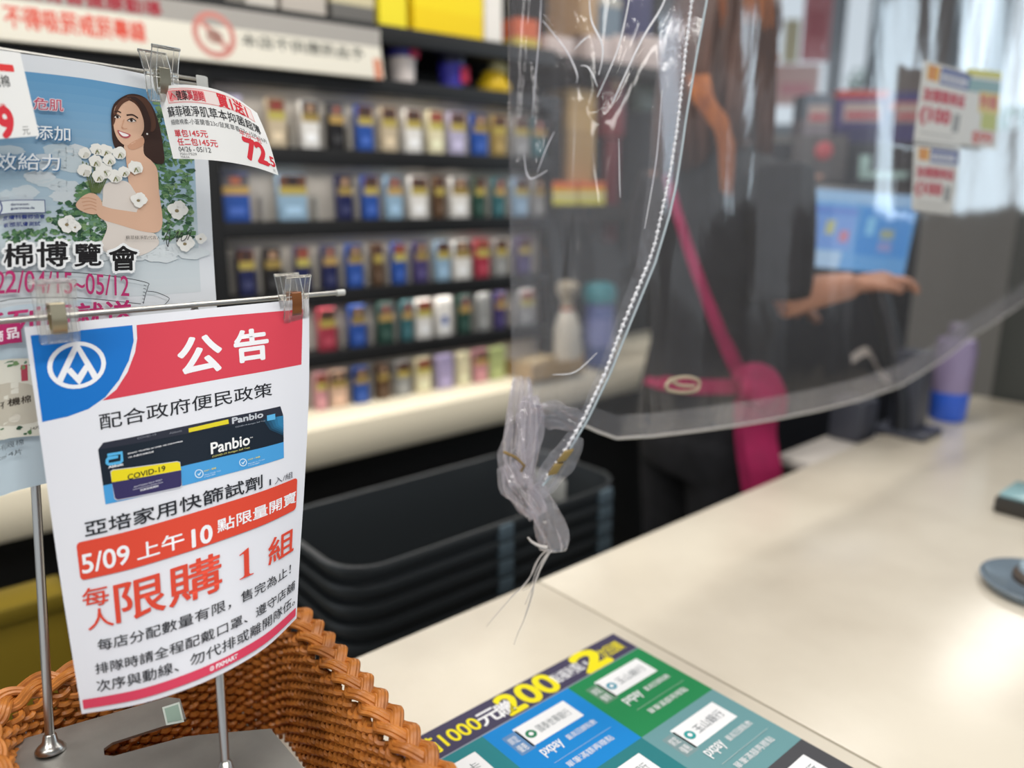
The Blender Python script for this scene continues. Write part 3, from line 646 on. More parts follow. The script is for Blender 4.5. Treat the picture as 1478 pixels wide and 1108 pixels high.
# packs
HUE = {'navy': '1e2350', 'blue': '2b52a0', 'sky blue': '93b1c8', 'white': 'e8e4de', 'black': '1c1a1c', 'beige': 'c9b79a', 'brown': '5c4430', 'teal': '3c6a70', 'dark green': '2c4c42', 'red': 'a8384a', 'purple': '4a4070', 'peach': 'd8b49c', 'pink': 'd0949a', 'grey': '9a9a98', 'lavender': 'b0a4c8', 'cream': 'e6dcb8', 'lime': 'b5c084', 'gold': 'a38a52', 'lilac': 'b9b2cc'}
ORD = ['first', 'second', 'third', 'fourth', 'fifth', 'sixth', 'seventh', 'eighth', 'ninth', 'tenth', 'eleventh', 'twelfth', 'thirteenth']
WARN = ['b8a552', 'a38a4a', 'c0b35c', 'bd9a58']
ROWS = [
 ('uppermost pack shelf', zR[0], [(352, 'lilac', 30, 1), (413, 'beige', 27, 0), (460, 'white', 27, 0), (497, 'black', 23, 0), (537, 'blue', 24, 0), (571, 'beige', 23, 0), (605, 'white', 24, 0), (637, 'cream', 22, 0), (667, 'lilac', 24, 0), (699, 'blue', 23, 0), (726, 'gold', 20, 0), (757, 'grey', 22, 0), (782, 'teal', 20, 0)]),
 ('second pack shelf', zR[1], [(347, 'blue', 40, 0), (429, 'sky blue', 41, 0), (504, 'navy', 23, 0), (541, 'blue', 23, 0), (575, 'sky blue', 25, 0), (610, 'white', 26, 0), (640, 'brown', 15, 0), (669, 'white', 26, 0), (698, 'dark green', 16, 0), (726, 'teal', 16, 0), (757, 'sky blue', 22, 0), (783, 'grey', 18, 0)]),
 ('third pack shelf', zR[2], [(354, 'navy', 27, 0), (393, 'black', 27, 0), (437, 'navy', 22, 0), (477, 'navy', 23, 0), (514, 'blue', 24, 0), (548, 'brown', 15, 0), (579, 'blue', 20, 0), (611, 'purple', 20, 0), (643, 'sky blue', 21, 0), (671, 'white', 25, 0), (701, 'red', 21, 0), (728, 'grey', 18, 0), (762, 'purple', 20, 0)]),
 ('fourth pack shelf', zR[3], [(468, 'red', 28, 0), (514, 'blue', 25, 0), (556, 'dark green', 24, 0), (588, 'teal', 18, 0), (613, 'white', 24, 0), (643, 'white', 24, 2), (674, 'dark green', 18, 0), (702, 'grey', 18, 1), (727, 'purple', 16, 0), (766, 'grey', 22, 0)]),
 ('cream ledge', zL, [(453, 'pink', 18, 0), (480, 'peach', 28, 0), (515, 'blue', 24, 0), (549, 'brown', 20, 0), (579, 'grey', 22, 0), (610, 'cream', 24, 0), (643, 'lavender', 26, 1), (671, 'cream', 20, 1), (697, 'pink', 22, 0), (722, 'lime', 26, 1)]),
]
def pack(s, z, col, w, kind, h, label, grp, par=None):
    d = .022; o = SP3(s - w / 2, -.012, z)
    root = thing('cigarette_pack', label, 'pack', SP3(s, -.012, z), grp)
    mb = MB().use(mat('pack_' + col.replace(' ', '_'), lin(HUE[col]), .4)); mb.box(o, US * w, NS * -d, Z * h, .0012)
    mb.use(mat('pack_panel_' + col.replace(' ', '_'), tuple(min(1, c * 1.4 + .04) for c in lin(HUE[col])), .4)); mb.box(o + US * w * .2 + Z * h * .14 + NS * .0002, US * w * .6, NS * .0005, Z * h * .16)
    if kind == 2: mb.use(mat('pack_blue')); mb.box(o + US * w * .3 + Z * h * .3 + NS * .0002, US * w * .4, NS * .0007, Z * h * .22)
    mb.build('box', root)
    if kind == 0:
        k = rnd.randrange(4); hb = h * .56
        mb = MB().use(mat('warning_text_yellow%d' % k, lin(WARN[k]), .5)); mb.box(o + Z * hb + NS * .0002, US * w, NS * .0006, Z * h * .17)
        mb.use(mat('warning_photo%d' % k, lin(['6a4636', '3a3030', '8a5a44', '5c5a60'][k]), .5)); mb.box(o + Z * (hb + h * .17) + NS * .0002, US * w, NS * .0006, Z * h * .255)
        mb.use(mat('warning_detail%d' % ((k + 1) % 4), lin(['b86a50', '20242c', 'c9a080', 'a03a3a'][(k + 1) % 4]), .5)); mb.box(o + US * w * .3 + Z * (hb + h * .22) + NS * .0006, US * w * .4, NS * .0004, Z * h * .14)
        mb.build('health_warning', root)
for rn, z, items in ROWS:
    for i, (x, col, wp, kind) in enumerate(items):
        s = sx(x); w = min(.085, (sx(x + wp / 2) - sx(x - wp / 2)) * (.86 if wp < 36 else .95))
        pl = ('leftmost' if i == 0 else ORD[i] + ' pack from the left')
        pack(s, z + .0005, col, w, kind, .097 if rn != 'cream ledge' else .088, f'{col} cigarette pack on the {rn}, {pl} behind counter', 'cigarette packs on the display shelf')
# dividers
for ri, z in enumerate(zR + [zL]):
    xs = [it[0] for it in ROWS[ri][2]]
    for a, b in zip(xs, xs[1:]):
        mb = MB().use(M_tray); mb.box(SP3(sx((a + b) / 2) - .001, -.050, z), US * .002, NS * .032, Z * .05); mb.build('divider', shelf)
# area lights added under the boards to brighten the shelf backs
for zb_ in (zT1 - .034, zR[0] - .036, zR[1] - .034, zR[2] - .034, zR[3] - .034):
    c_ = SP3((sL + sR) / 2, -.012, zb_ - .004)
    lamp_light('shelf_fill_light', c_, sR - sL - .1, .012, .45 if zb_ > zR[3] - .04 + .01 else .18, (1, .96, .90), (math.radians(-18), 0, math.pi / 2 - SH))
# top shelf boxes
def carton(x0, x1, z, h, d, cols, label, nm='carton', cat='box', n=-.02, grp='cartons on the top shelf'):
    s0, s1 = sx(x0), sx(x1); root = thing(nm, label, cat, SP3((s0 + s1) / 2, n, z), grp)
    mb = MB(); y = 0
    for hh, c in cols:
        mb.use(mat('carton_' + c, lin(c), .45)); mb.box(SP3(s0, n, z + h * y), US * (s1 - s0), NS * -d, Z * h * hh, .001 if len(cols) == 1 else 0); y += hh
    mb.build('box', root); return root, s0, s1
carton(384, 425, zT0, .16, .12, [(.3, 'c9c2b8'), (.7, 'e2dccf')], 'pale grey carton at the left of the top shelf')
carton(432, 492, zT0, .16, .12, [(.5, 'b9b0a6'), (.5, 'cfc6ba')], 'beige grey carton beside the pale carton on the top shelf')
carton(500, 558, zT0, .16, .12, [(.22, '6a6763'), (.78, 'cabf9c')], 'tan carton with a dark base on the top shelf')
carton(565, 602, zT0, .18, .12, [(.6, 'f0dc2e'), (.4, 'efe69a')], 'narrow yellow carton beside the tan one on the top shelf')
carton(612, 706, zT0, .18, .12, [(.30, 'f2cf10'), (.32, 'f5d817'), (.12, 'e85a28'), (.26, 'f2cf10')], 'wide bright yellow carton with an orange band on the top shelf')
carton(709, 732, zT0, .18, .12, [(.7, 'ece6de'), (.3, 'd9453a')], 'white carton right of the wide yellow one on the top shelf')
carton(752, 782, zT0 - .03, .10, .12, [(.55, 'd8c050'), (.45, 'd8683a')], 'small yellow and orange carton behind the curtain fold')
# cups and the yellow thing on the dark shelf
def cup(x, label, cols, r0=.030, r1=.036, h=.095):
    b = PP(x, 120, S0 - NS * .06, NS) * [1, 1, 0] + [0, 0, zT1 + .0005]; t = thing('paper_cup', label, 'cup', b, 'cups on the dark shelf')
    mb = MB().use(mat('cup_' + cols[0], lin(cols[0]), .5)); mb.lathe(b, [(r0, 0), (r0 + (r1 - r0) * .6, h * .62)], 24); mb.build('cup', t)
    mb = MB().use(mat('cup_' + cols[1], lin(cols[1]), .4)); mb.lathe(b, [(r0 + (r1 - r0) * .6 + .0006, h * .62), (r1, h * .95), (r1 * .8, h)], 24); mb.build('band', t)
    mb = MB().use(mat('cup_' + cols[2], lin(cols[2]), .4)); mb.box(b + NS * (r1 - .003) + US * r1 * .1 + Z * h * (.15 if cols[0] != 'e2d6d0' else .6), US * r1 * .65, NS * .003, Z * h * .38); mb.build('patch', t)
cup(580, 'white cup with a blue and red rim on the dark shelf', ('e2d6d0', '3c3a9a', 'c03a5a'))
cup(652, 'blue cup with a red side on the dark shelf', ('3a35a0', '22223a', 'b02a48'))
b = PP(712, 125, S0 - NS * .06, NS) * [1, 1, 0] + [0, 0, zT1 + .0005]; t = thing('yellow_pouch', 'low yellow pouch lying on the dark shelf beside the blue cup', 'pouch', b)
mb = MB().use(mat('yellow_pouch_skin', lin('d8b21c'), .4)); mb.lathe(b, [(.001, 0), (.044, .002), (.046, .018), (.034, .036), (.03, .05), (.012, .058), (.001, .06)], 20); mb.build('pouch_body', t)
mb = MB().use(mat('pouch_top', lin('d9cf9a'), .5)); mb.lathe(b + US * .014 + Z * .045, [(.001, 0), (.026, .004), (.022, .03), (.001, .04)], 16); mb.build('cap', t)

# white header panel with red lettering, hung before the dark shelf
HL, HR = sx(-380), sx(553)
def hz(x, y): return PP(x, y, S0 + NS * .03, NS)
ht, hb = hz(540, 42)[2], hz(545, 113)[2]
hp = Sheet([SP3(HL, .03, ht), SP3(HR - .01, .03, ht)], [SP3(HL, .03, hb), SP3(HR, .03, hb)], [SP3(HL, .03, ht), SP3(HL, .03, hb)], [SP3(HR - .01, .03, ht), SP3(HR, .03, hb)], (HR - HL) * 1000, (ht - hb) * 1000, paper=lin('e9e3d4'))
Wm, Hm = hp.w, hp.h
hp.rect(0, 0, Wm, Hm * .36, lin('a9a49e')); hp.up()
xa, xb = hp.px(8, 35)[0], hp.px(212, 60)[0]
hp.text('未滿十八歲者', hp.px(-330, 20)[0], Hm * .45, xa - 60, Hm * .80, lin('e0513f'), .03)
hp.text('不得吸菸戒菸專線', xa, Hm * .45, xb, Hm * .80, lin('e0513f'), .03)
hp.text('吸菸有害健康勸導', xa, Hm * .06, hp.px(235, 30)[0], Hm * .32, lin('a43a44'), .03)
cx_ = hp.px(310, 55)[0]; rr_ = Hm * .36
hp.stroke([(cx_ + rr_ * math.cos(k * .3), Hm * .52 + rr_ * math.sin(k * .3)) for k in range(21)], 11, lin('cf8a80'), True); hp.stroke([(cx_ - rr_ * .6, Hm * .52 - rr_ * .6), (cx_ + rr_ * .6, Hm * .52 + rr_ * .6)], 10, lin('cf8a80')); hp.ell(cx_, Hm * .55, rr_ * .45, rr_ * .35, lin('b9968a'))
hp.text('本店不供應菸品予', hp.px(350, 70)[0], Hm * .42, hp.px(525, 80)[0], Hm * .66, lin('6d6c66'), .02)
hp.rect(Wm - 22, Hm * .6, Wm - 4, Hm, lin('d98a6a')); 
o = hp.build('header_sign', step=60)
mb = MB().use(mat('header_backing', lin('c9c4b8'), .6)); mb.box(SP3(HL, .012, hb), US * (HR - HL - .006), NS * .017, Z * (ht - hb)); bk = mb.build('backing', None)
hs = thing('header_panel', 'white header panel with red lettering hung above the packs', 'sign', SP3((HL + HR) / 2, .02, hb))
for q in (o, bk):
    q.parent = hs; q.location = q.location - hs.location
o.name = 'printed_face'

# ================================================================= second bay seen through the curtain
b2L, b2R = sR + .02, sx(1085)
bay = thing('side_shelf', 'dark shelf bay seen through the curtain fold, right of the pack shelves', 'shelf', SP3((b2L + b2R) / 2, -.15, 0))
zA, zB = PP(850, 84, S0, NS)[2], PP(835, 296, S0, NS)[2]
for z, th in ((zA, .03), (zB, .05)):
    mb = MB().use(mat('dark_shelf_board', lin('2a2725'), .6)); mb.box(SP3(b2L, -.30, z - th), US * (b2R - b2L), NS * .30, Z * th, .002); mb.build('shelf_board', bay)
mb = MB().use(mat('dark_back', lin('24211f'), .8)); mb.box(SP3(b2L, -.30, zL), US * (b2R - b2L), NS * -.02, Z * (2.35 - zL)); mb.build('back_panel', bay)
def block(nm, label, cat, x0, x1, y0, y1, d, cols, n=-.03, grp=None, bev=.002, z=None):
    """upright goods on the bay: photo x-range, base y1 and top y0"""
    pl = S0 + NS * n; zb = PP((x0 + x1) / 2, y1, pl, NS)[2] if z is None else z; zt = PP((x0 + x1) / 2, y0, pl, NS)[2]
    s0, s1 = (float(np.dot(PP(x, y1, pl, NS) - S0, US)) for x in (x0, x1))
    t = thing(nm, label, cat, SP3((s0 + s1) / 2, n, zb), grp); mb = MB(); y = 0; h = zt - zb
    for f, c in cols:
        mb.use(mat('goods_' + c, lin(c), .5)); mb.box(SP3(s0, n, zb + h * y), US * (s1 - s0), NS * -d, Z * h * f, bev if len(cols) == 1 else 0); y += f
    mb.build('body', t); return t
g = 'white topped cartons on the side shelf'
for i, (a, b, lb) in enumerate(((790, 828, 'leftmost white carton on the side shelf, behind the curtain fold'), (848, 882, 'white carton under the tan box on the side shelf'), (886, 917, 'white carton under the blue box on the side shelf'), (924, 958, 'white carton right of the blue and navy boxes on the side shelf'))):
    block('carton', lb, 'box', a, b, 52, 84, .16, [(1, 'd8c6bc')], n=-.01, grp=g, z=zA + .0005)
zC = PP(870, 52, S0, NS)[2]
block('carton', 'tan box standing on the white cartons of the side shelf', 'box', 838, 862, -20, 52, .14, [(1, 'b8966a')], n=-.02, z=zC + .001)
block('carton', 'grey blue box standing on the white cartons of the side shelf', 'box', 864, 896, -30, 52, .14, [(.55, '6c7f8a'), (.15, 'b9b4a4'), (.3, '5f7686')], n=-.02, z=zC + .001)
block('carton', 'navy box standing on the white cartons of the side shelf', 'box', 905, 940, -30, 52, .14, [(1, '2c2a5a')], n=-.02, z=zC + .001)
block('carton', 'tall tan carton behind the two striped packs on the side shelf', 'box', 819, 857, 128, 262, .10, [(.62, 'b5945c'), (.01, '8a6c40'), (.22, 'bd9c62'), (.01, '8a6c40'), (.14, 'c0a068')], n=-.05, z=zB + .0005)
for a, b, lb in ((800, 831, 'orange and yellow striped pack at the left foot of the tan carton'), (837, 873, 'orange and yellow striped pack at the right foot of the tan carton')):
    block('striped_pack', lb, 'pack', a, b, 262, 296, .08, [(.35, 'ded45a'), (.12, 'e9e8c8'), (.23, 'e8c32c'), (.30, 'e8742e')], n=.012, grp='striped packs on the side shelf', z=zB + .0005)
t = block('red_bag', 'dark red hanging bag right of the tall tan carton', 'bag', 872, 904, 112, 200, .05, [(1, '7c2226')], n=-.06, bev=.02)
mb = MB().use(mat('tan_patch', lin('b58a60'), .6)); c0 = PP(890, 122, S0 + NS * -.058, NS); mb.lathe(c0 - NS * .002, [(.020, 0), (.016, .004)], 16, NS); mb.build('badge', t)
block('strap_bundle', 'dark red strap bundle hanging under the red bag', 'strap', 876, 892, 200, 350, .03, [(1, '6a2028')], n=-.04, bev=.01)
t = block('green_pouch', 'dull green pouch hanging right of the red bag', 'pouch', 915, 945, 115, 160, .04, [(1, '4c5a44')], n=-.1, bev=.015)
# on the ledge below: bottle, teal lidded jar, paper tray
def LP(x, y): return PP(x, y, S0 + NS * .02, NS)
b = LP(817, 545); b[2] = zL + .0005; k = depth(b) / 1110
t = thing('plastic_bottle', 'white squeeze bottle with a red neck band on the ledge behind the curtain', 'bottle', b)
mb = MB().use(mat('bottle_white', lin('cfc9ba'), .4)); mb.lathe(b, [(19 * k, 0), (20 * k, 8 * k), (20 * k, 62 * k), (14 * k, 80 * k), (9 * k, 88 * k)], 24); mb.build('body', t)
mb = MB().use(mat('bottle_red', lin('b04a40'), .4)); mb.lathe(b + Z * 88 * k, [(9.5 * k, 0), (9.5 * k, 4 * k)], 20); mb.build('neck_band', t)
mb = MB().use(mat('bottle_cap', lin('b9ae98'), .5)); mb.lathe(b + Z * 92 * k, [(9 * k, 0), (9 * k, 12 * k), (16 * k, 20 * k), (17 * k, 32 * k), (8 * k, 37 * k)], 20); mb.build('cap', t)
b = LP(862, 545); b[2] = zL + .0005; k = depth(b) / 1110
t = thing('lidded_jar', 'blue jar with a teal lid on the ledge right of the white bottle', 'jar', b)
mb = MB().use(mat('jar_blue', lin('5566a0'), .4)); mb.lathe(b, [(20 * k, 0), (22 * k, 6 * k), (22 * k, 88 * k), (20 * k, 92 * k)], 24); mb.build('body', t)
mb = MB().use(mat('jar_teal', lin('2f8a92'), .4)); mb.lathe(b + Z * 92 * k, [(24 * k, 0), (24 * k, 16 * k), (20 * k, 24 * k), (10 * k, 27 * k)], 24); mb.build('lid', t)
mb = MB().use(mat('jar_label', lin('8b93c8'), .4)); mb.lathe(b + Z * 30 * k, [(22.6 * k, 0), (22.6 * k, 40 * k)], 24); mb.build('label', t)
# tan paper tray on the ledge
b = ledge(0, 0, 0); p0 = PP(780, 580, LB + LN * .07, LN); sC = float(np.dot(p0 - LB, LU))
t = thing('paper_tray', 'tan cardboard tray on the ledge below the white bottle', 'tray', ledge(sC + .08, 0, zL))
M_kraft = varied('kraft_card', lin('bfa274'), lin('a98c60'), 20, .7)
mb = MB().use(M_kraft); o_ = ledge(sC - .03, -.1, zL + .0005)
mb.box(o_, LU * .2, LN * .17, Z * .003); mb.box(o_, LU * .2, LN * .003, Z * .05); mb.box(o_ + LN * .167, LU * .2, LN * .003, Z * .04); mb.box(o_, LU * .003, LN * .17, Z * .045); mb.box(o_ + LU * .197, LU * .003, LN * .17, Z * .045)
mb.build('tray', t)
mb = MB().use(mat('tray_paper', lin('c9b48c'), .6))
for k in range(3): mb.box(o_ + LU * (.012 + .01 * k) + LN * .012 + Z * (.012 + .010 * k), LU * .15 + Z * .018, LN * .12, Z * .006)
mb.build('sheets', t)

# ================================================================= stacked shopping baskets behind the counter
M_bask = mat('dark_basket_plastic', lin('33373a'), 0.34)
M_bgrey = mat('grey_basket_plastic', lin('5a6a74'), 0.45)
ZB = 0.915
nA, nB, fB = PZ(496, 834, ZB), PZ(915, 694, ZB), PZ(824, 640, ZB)
ub0, vb0 = uv_of(nA); ub1, vb1 = uv_of(nB); vb = min(vb0, vb1)
bl = ub1 - ub0; bw = max(.26, min(.34, uv_of(fB)[1] - vb1)) 
bc0 = np.array([(ub0 + ub1) / 2, vb0 + bw / 2])
def ring(hl, hw, r, z, n=7):
    out = []
    for cx, cy, a0 in ((hl - r, hw - r, 0), (-hl + r, hw - r, 90), (-hl + r, -hw + r, 180), (hl - r, -hw + r, 270)):
        for k in range(n):
            a = math.radians(a0 + 90 * k / (n - 1)); out.append(W(bc0[0] + cx + r * math.cos(a), bc0[1] + cy + r * math.sin(a), z))
    return out
def loft(mb, rings, closed=True):
    n = len(rings[0]); vs = [p for r in rings for p in r]
    return mb.add(vs, [(i * n + k, i * n + (k + 1) % n, (i + 1) * n + (k + 1) % n, (i + 1) * n + k) for i in range(len(rings) - 1) for k in range(n)])
hl, hw = bl / 2, bw / 2
BP = .030; NB = 7
BL_ = ['topmost dark shopping basket of the nested stack behind the counter'] + [f'dark shopping basket {w} the top of the nested stack' for w in ('one below', 'two below', 'three below', 'four below', 'five below')] + ['lowest dark shopping basket of the nested stack behind the counter']
H_ = .23
basket_root = None
for k in range(NB):
    zt = ZB - BP * k
    t = thing('shopping_basket', BL_[k], 'basket', W(bc0[0], bc0[1], zt - H_), 'nested shopping baskets behind the counter')
    if k == 0:
        mb = MB().use(M_bask)
        # outside wall, rim and inside wall as one shell
        loft(mb, [ring(hl * .80, hw * .80, .045, zt - H_), ring(hl * .81, hw * .81, .05, zt - H_ + .008), ring(hl * .965, hw * .955, .06, zt - .02), ring(hl * .985, hw * .98, .065, zt - .019), ring(hl, hw, .068, zt - .014), ring(hl, hw, .068, zt - .003), ring(hl * .995, hw * .99, .066, zt), ring(hl * .965, hw * .95, .06, zt - .001), ring(hl * .955, hw * .94, .058, zt - .02), ring(hl * .80, hw * .79, .048, zt - H_ + .012)])
        r_ = ring(hl * .80, hw * .79, .048, zt - H_ + .012); mb.add(r_, [tuple(range(len(r_)))]); r_ = ring(hl * .80, hw * .80, .045, zt - H_); mb.add(r_, [tuple(range(len(r_)))[::-1]])
        body = mb.build('shell', t); 
        parts = [body]
        for q, e1, e2 in ((W(bc0[0] - bl * .03, vb0 - .004, zt - .03), U * .028, V * .012), (W(bc0[0] + hl - .075, bc0[1] - hw - .006, zt - .03), U * .03, V * .012), (W(bc0[0] + hl - .006, bc0[1] - hw * .55, zt - .03), U * .014, V * .03)):
            mb = MB().use(M_bgrey); mb.box(q, e1, e2, Z * .026, .003); parts.append(mb.build('rib', t))
        basket_root = parts
    else:
        for p in basket_root:
            c = p.copy(); COL.objects.link(c); c.parent = t
mb = MB().use(mat('tag_white', lin('b9b9b4'), .5)); q = W(bc0[0] + hl * .60, bc0[1] - hw * .15, ZB - H_ + .03)
mb.box(W(bc0[0] + hl - .075, bc0[1] - hw * .35, ZB - .055), U * .004, V * .09, Z * .045, .001); tag(mb.build('price_card', None), 'white card inside the right end of the top shopping basket', 'card')
zs = ZB - BP * (NB - 1) - H_
t = thing('basket_trolley', 'black wheeled trolley carrying the nested shopping baskets', 'trolley', W(bc0[0], bc0[1], 0))
mb = MB().use(M_black); mb.box(W(bc0[0] - hl * .8, bc0[1] - hw * .8, zs - .03), U * bl * .8, V * bw * .8, Z * .0295, .006); mb.build('deck', t)
for a in (-1, 1):
    for b_ in (-1, 1):
        mb = MB().use(M_black); mb.tube([W(bc0[0] + a * hl * .7, bc0[1] + b_ * hw * .6, .05), W(bc0[0] + a * hl * .7, bc0[1] + b_ * hw * .6, zs - .03)], .012, 10); mb.build('leg', t)
        mb = MB().use(M_black); c_ = W(bc0[0] + a * hl * .7, bc0[1] + b_ * hw * .6, .03); mb.lathe(c_ - V * .012, [(.03, 0), (.03, .024)], 18, V); mb.build('wheel', t)

# yellow bin on the far left
yb = P(52, 864, 1.12); uy, vy = uv_of(yb); zt = yb[2]
t = thing('yellow_bin', 'olive yellow box bin behind the wicker basket at lower left', 'bin', W(uy - .1, vy + .035, 0))
mb = MB().use(mat('yellow_bin_plastic', lin('8a7420'), .5)); u1 = uv_of(PP(96, 862, W(uy, vy, 0), V))[0]
mb.box(W(u1 - .36, vy, 0.002), U * .36, V * .07, Z * (zt - .002), .012); mb.build('body', t)
mb = MB().use(mat('yellow_bin_rim', lin('7d6a1c'), .5)); mb.box(W(u1 - .364, vy - .004, zt - .03), U * .368, V * .078, Z * .028, .006); mb.build('rim', t)

# ================================================================= flyer lying on the counter
def ctp(x, y): return PZ(x, y, CTZ + .0008)
f0 = ctp(885, 914); fr = ctp(1157, 1066) - f0; fl = ctp(640, 1036) - f0
fr = fr / np.linalg.norm(fr); fl = fl - fr * np.dot(fl, fr); fl = fl / np.linalg.norm(fl)
rowp = [np.dot(ctp(x, y) - f0, fr) * 1000 for x, y in ((921, 935), (1027, 997), (1157, 1066))]
colp = [np.dot(ctp(x, y) - f0, fl) * 1000 for x, y in ((823, 991), (686, 1066))]
hd, rh = rowp[0], (rowp[2] - rowp[0]) / 2; cw = (colp[0] + colp[1] / 2) / 2
FW, FH = cw * 3 + 4, hd + rh * 4 + 6
g = lambda a, b: f0 + fl * (FW - a) / 1000 + fr * b / 1000
F = Sheet([g(0, 0), g(FW, 0)], [g(0, FH), g(FW, FH)], [g(0, 0), g(0, FH)], [g(FW, 0), g(FW, FH)], FW, FH, paper=lin('5d8a8c'))
F.rect(0, 0, FW, hd - 1.5, lin('45405a')); F.rect(0, hd - 1.5, FW, hd, lin('8f96a4'))
COLS = [['2a7f86', '1584cf', '22854f'], ['22777e', '2a7a80', '6a979c'], ['6a979c', '22777e', '4a4a4e'], ['4a4a4e', '22854f', '1584cf']]
for r in range(4):
    for c in range(3):
        F.rect(FW - cw * (3 - c) - (2 if c == 0 else 0), hd + rh * r, FW - cw * (2 - c), hd + rh * (r + 1), lin(COLS[r][c]))
F.up()
YL, WH = lin('f0e020'), lin('f0f0f2')
ft = lambda s, x0, x1, y0, y1, c, b=.02: F.text(s, FW - x0, y0, FW - x1, y1, c, b)
def fx(x, y): q = ctp(x, y) - f0; return np.dot(q, fl) * 1000
m_ = hd - 1.5
ft('滿1000', fx(640, 1050) + 40, fx(676, 1030), m_ * .18, m_ * .82, YL, .02); ft('元', fx(678, 1030), fx(702, 1012), m_ * .3, m_ * .8, WH); ft('贈', fx(704, 1016), fx(722, 1004), m_ * .3, m_ * .85, WH)
ft('200', fx(712, 1012), fx(786, 972), m_ * .08, m_ * .92, YL, .03); ft('點福利點 ×', fx(790, 976), fx(838, 950), m_ * .3, m_ * .74, WH, .01); ft('2', fx(836, 962), fx(866, 942), m_ * .06, m_ * .94, YL, .03); ft('次回饋', fx(866, 946), fx(893, 928), m_ * .3, m_ * .78, YL, .01)
for r in range(4):
    for c in range(3):
        x0, y0 = FW - cw * (3 - c), hd + rh * r; k = rr.random()
        F.rect(x0 + cw * .10, y0 + rh * .15, x0 + cw * .26, y0 + rh * .45, tuple(np.array(lin(COLS[r][c])) * .6 + .12), 1)
        F.rect(x0 + cw * .24, y0 + rh * .12, x0 + cw * .84, y0 + rh * .42, WH, .8)
F.up()
for r in range(4):
    for c in range(3):
        x0, y0 = FW - cw * (3 - c), hd + rh * r
        F.text('綁定', x0 + cw * .12, y0 + rh * .19, x0 + cw * .21, y0 + rh * .29, WH); F.text('優惠', x0 + cw * .12, y0 + rh * .32, x0 + cw * .21, y0 + rh * .42, WH)
        lg = ['2b9a9a', '2a7f5a', '3a90a8'][(r + c) % 3]
        F.ell(x0 + cw * .33, y0 + rh * .28, cw * .05, cw * .05, lin(lg)); F.up(); F.ell(x0 + cw * .33, y0 + rh * .28, cw * .022, cw * .022, WH)
        F.text(['全聯卡', '國泰世華銀行', '玉山銀行'][c], x0 + cw * .41, y0 + rh * .22, x0 + cw * .78, y0 + rh * .33, lin('8a9094'))
        F.text('pxpay', x0 + cw * .24, y0 + rh * .50, x0 + cw * .46, y0 + rh * .62, WH, .02); F.text('最高回饋點數', x0 + cw * .52, y0 + rh * .51, x0 + cw * .86, y0 + rh * .585, WH)
        F.stroke([(x0 + cw * .24, y0 + rh * .71), (x0 + cw * .90, y0 + rh * .71)], .5, tuple(np.array(lin(COLS[r][c])) * .5 + .4)); F.text('單筆滿額再贈點', x0 + cw * .30, y0 + rh * .77, x0 + cw * .82, y0 + rh * .85, WH)
o = F.build('payment_flyer', step=40); tag(o, 'dark headed flyer with blue and green squares lying flat on the marble counter', 'flyer')

# ================================================================= wicker basket
M_wick = varied('wicker', lin('c67c36'), lin('a26026'), 60, 0.38, detail=3, bump=0.0006)
M_wick2 = varied('wicker_dark', lin('b5722f'), lin('8f5420'), 60, 0.45, detail=3)
RZ = 1.012; BZ = 0.912
def rz(x, y): return PZ(x, y, RZ)
kA, kB, kC = rz(437, 872), rz(640, 1108), rz(8, 1003)
uA, vA = uv_of(kA); uC, vC = uv_of(kC); uB, vB = uv_of(kB)
v1 = (vA + vC) / 2 + .004; u0, u1 = uC - .024, (uA * .5 + uB * .5); v0 = v1 - .36
bu, bv = (u0 + u1) / 2, (v0 + v1) / 2; hu, hv = (u1 - u0) / 2, (v1 - v0) / 2
wb = thing('wicker_basket', 'orange-brown wicker basket on the counter holding the sign stand', 'basket', W(bu, bv, CTZ + .001))
skew = (uB - uA) / (vA - vB)          # the right end is not quite square
def peri(hu, hv, r, n):
    """n points along a rounded rectangle with outward normals"""
    seg = []; 
    L = [2 * (hu - r), math.pi * r / 2, 2 * (hv - r), math.pi * r / 2] ; L = [2 * (hv - r), math.pi * r / 2, 2 * (hu - r), math.pi * r / 2] * 2
    tot = sum(L); out = []
    starts = [(hu, -hv + r, 0), (hu - r, hv - r, 0), (hu - r, hv, 90), (-hu + r, hv - r, 90), (-hu, hv - r, 180), (-hu + r, -hv + r, 180), (-hu + r, -hv, 270), (hu - r, -hv + r, 270)]
    for k in range(n):
        d = tot * k / n; i = 0
        while d > L[i]: d -= L[i]; i += 1
        x, y, a = starts[i]
        if i % 2 == 0:
            dx, dy = [(0, 1), (-1, 0), (0, -1), (1, 0)][i // 2]; a_ = math.radians([0, 90, 180, 270][i // 2]); out.append((x + dx * d, y + dy * d, math.cos(a_), math.sin(a_), tot))
        else:
            a_ = math.radians(a) + d / r; out.append((x + r * math.cos(a_), y + r * math.sin(a_), math.cos(a_), math.sin(a_), tot))
    return out
def wp(x, y, z):
    return W(bu + x + (skew * (hv - (y)) * (x + hu) / (2 * hu) * .8 if x > -hu * 2 else 0) - 0 , bv + y, z)
NST = 116
def wall_ring(z, n):
    k = (z - BZ) / (RZ - BZ); e = .016 * (1 - k)
    return peri(hu - .012 - e, hv - .012 - e, .045, n)
mb = MB().use(M_wick)
rows = 24
for i in range(rows):
    z = BZ + .005 + (RZ - .004 - BZ - .005) * i / (rows - 1); pr = wall_ring(z, NST * 4); pts = []
    for k, (x, y, nx, ny, _) in enumerate(pr + pr[:1]):
        a = .0034 * math.cos(math.pi * (k / 4 + i)); pts.append(wp(x + nx * a, y + ny * a, z + .0007 * math.sin(k * .7 + i * 2)))
    mb.tube(pts, .0027, 6, cap=False)
mb.build('woven_wall', wb)
mb = MB().use(M_wick2)
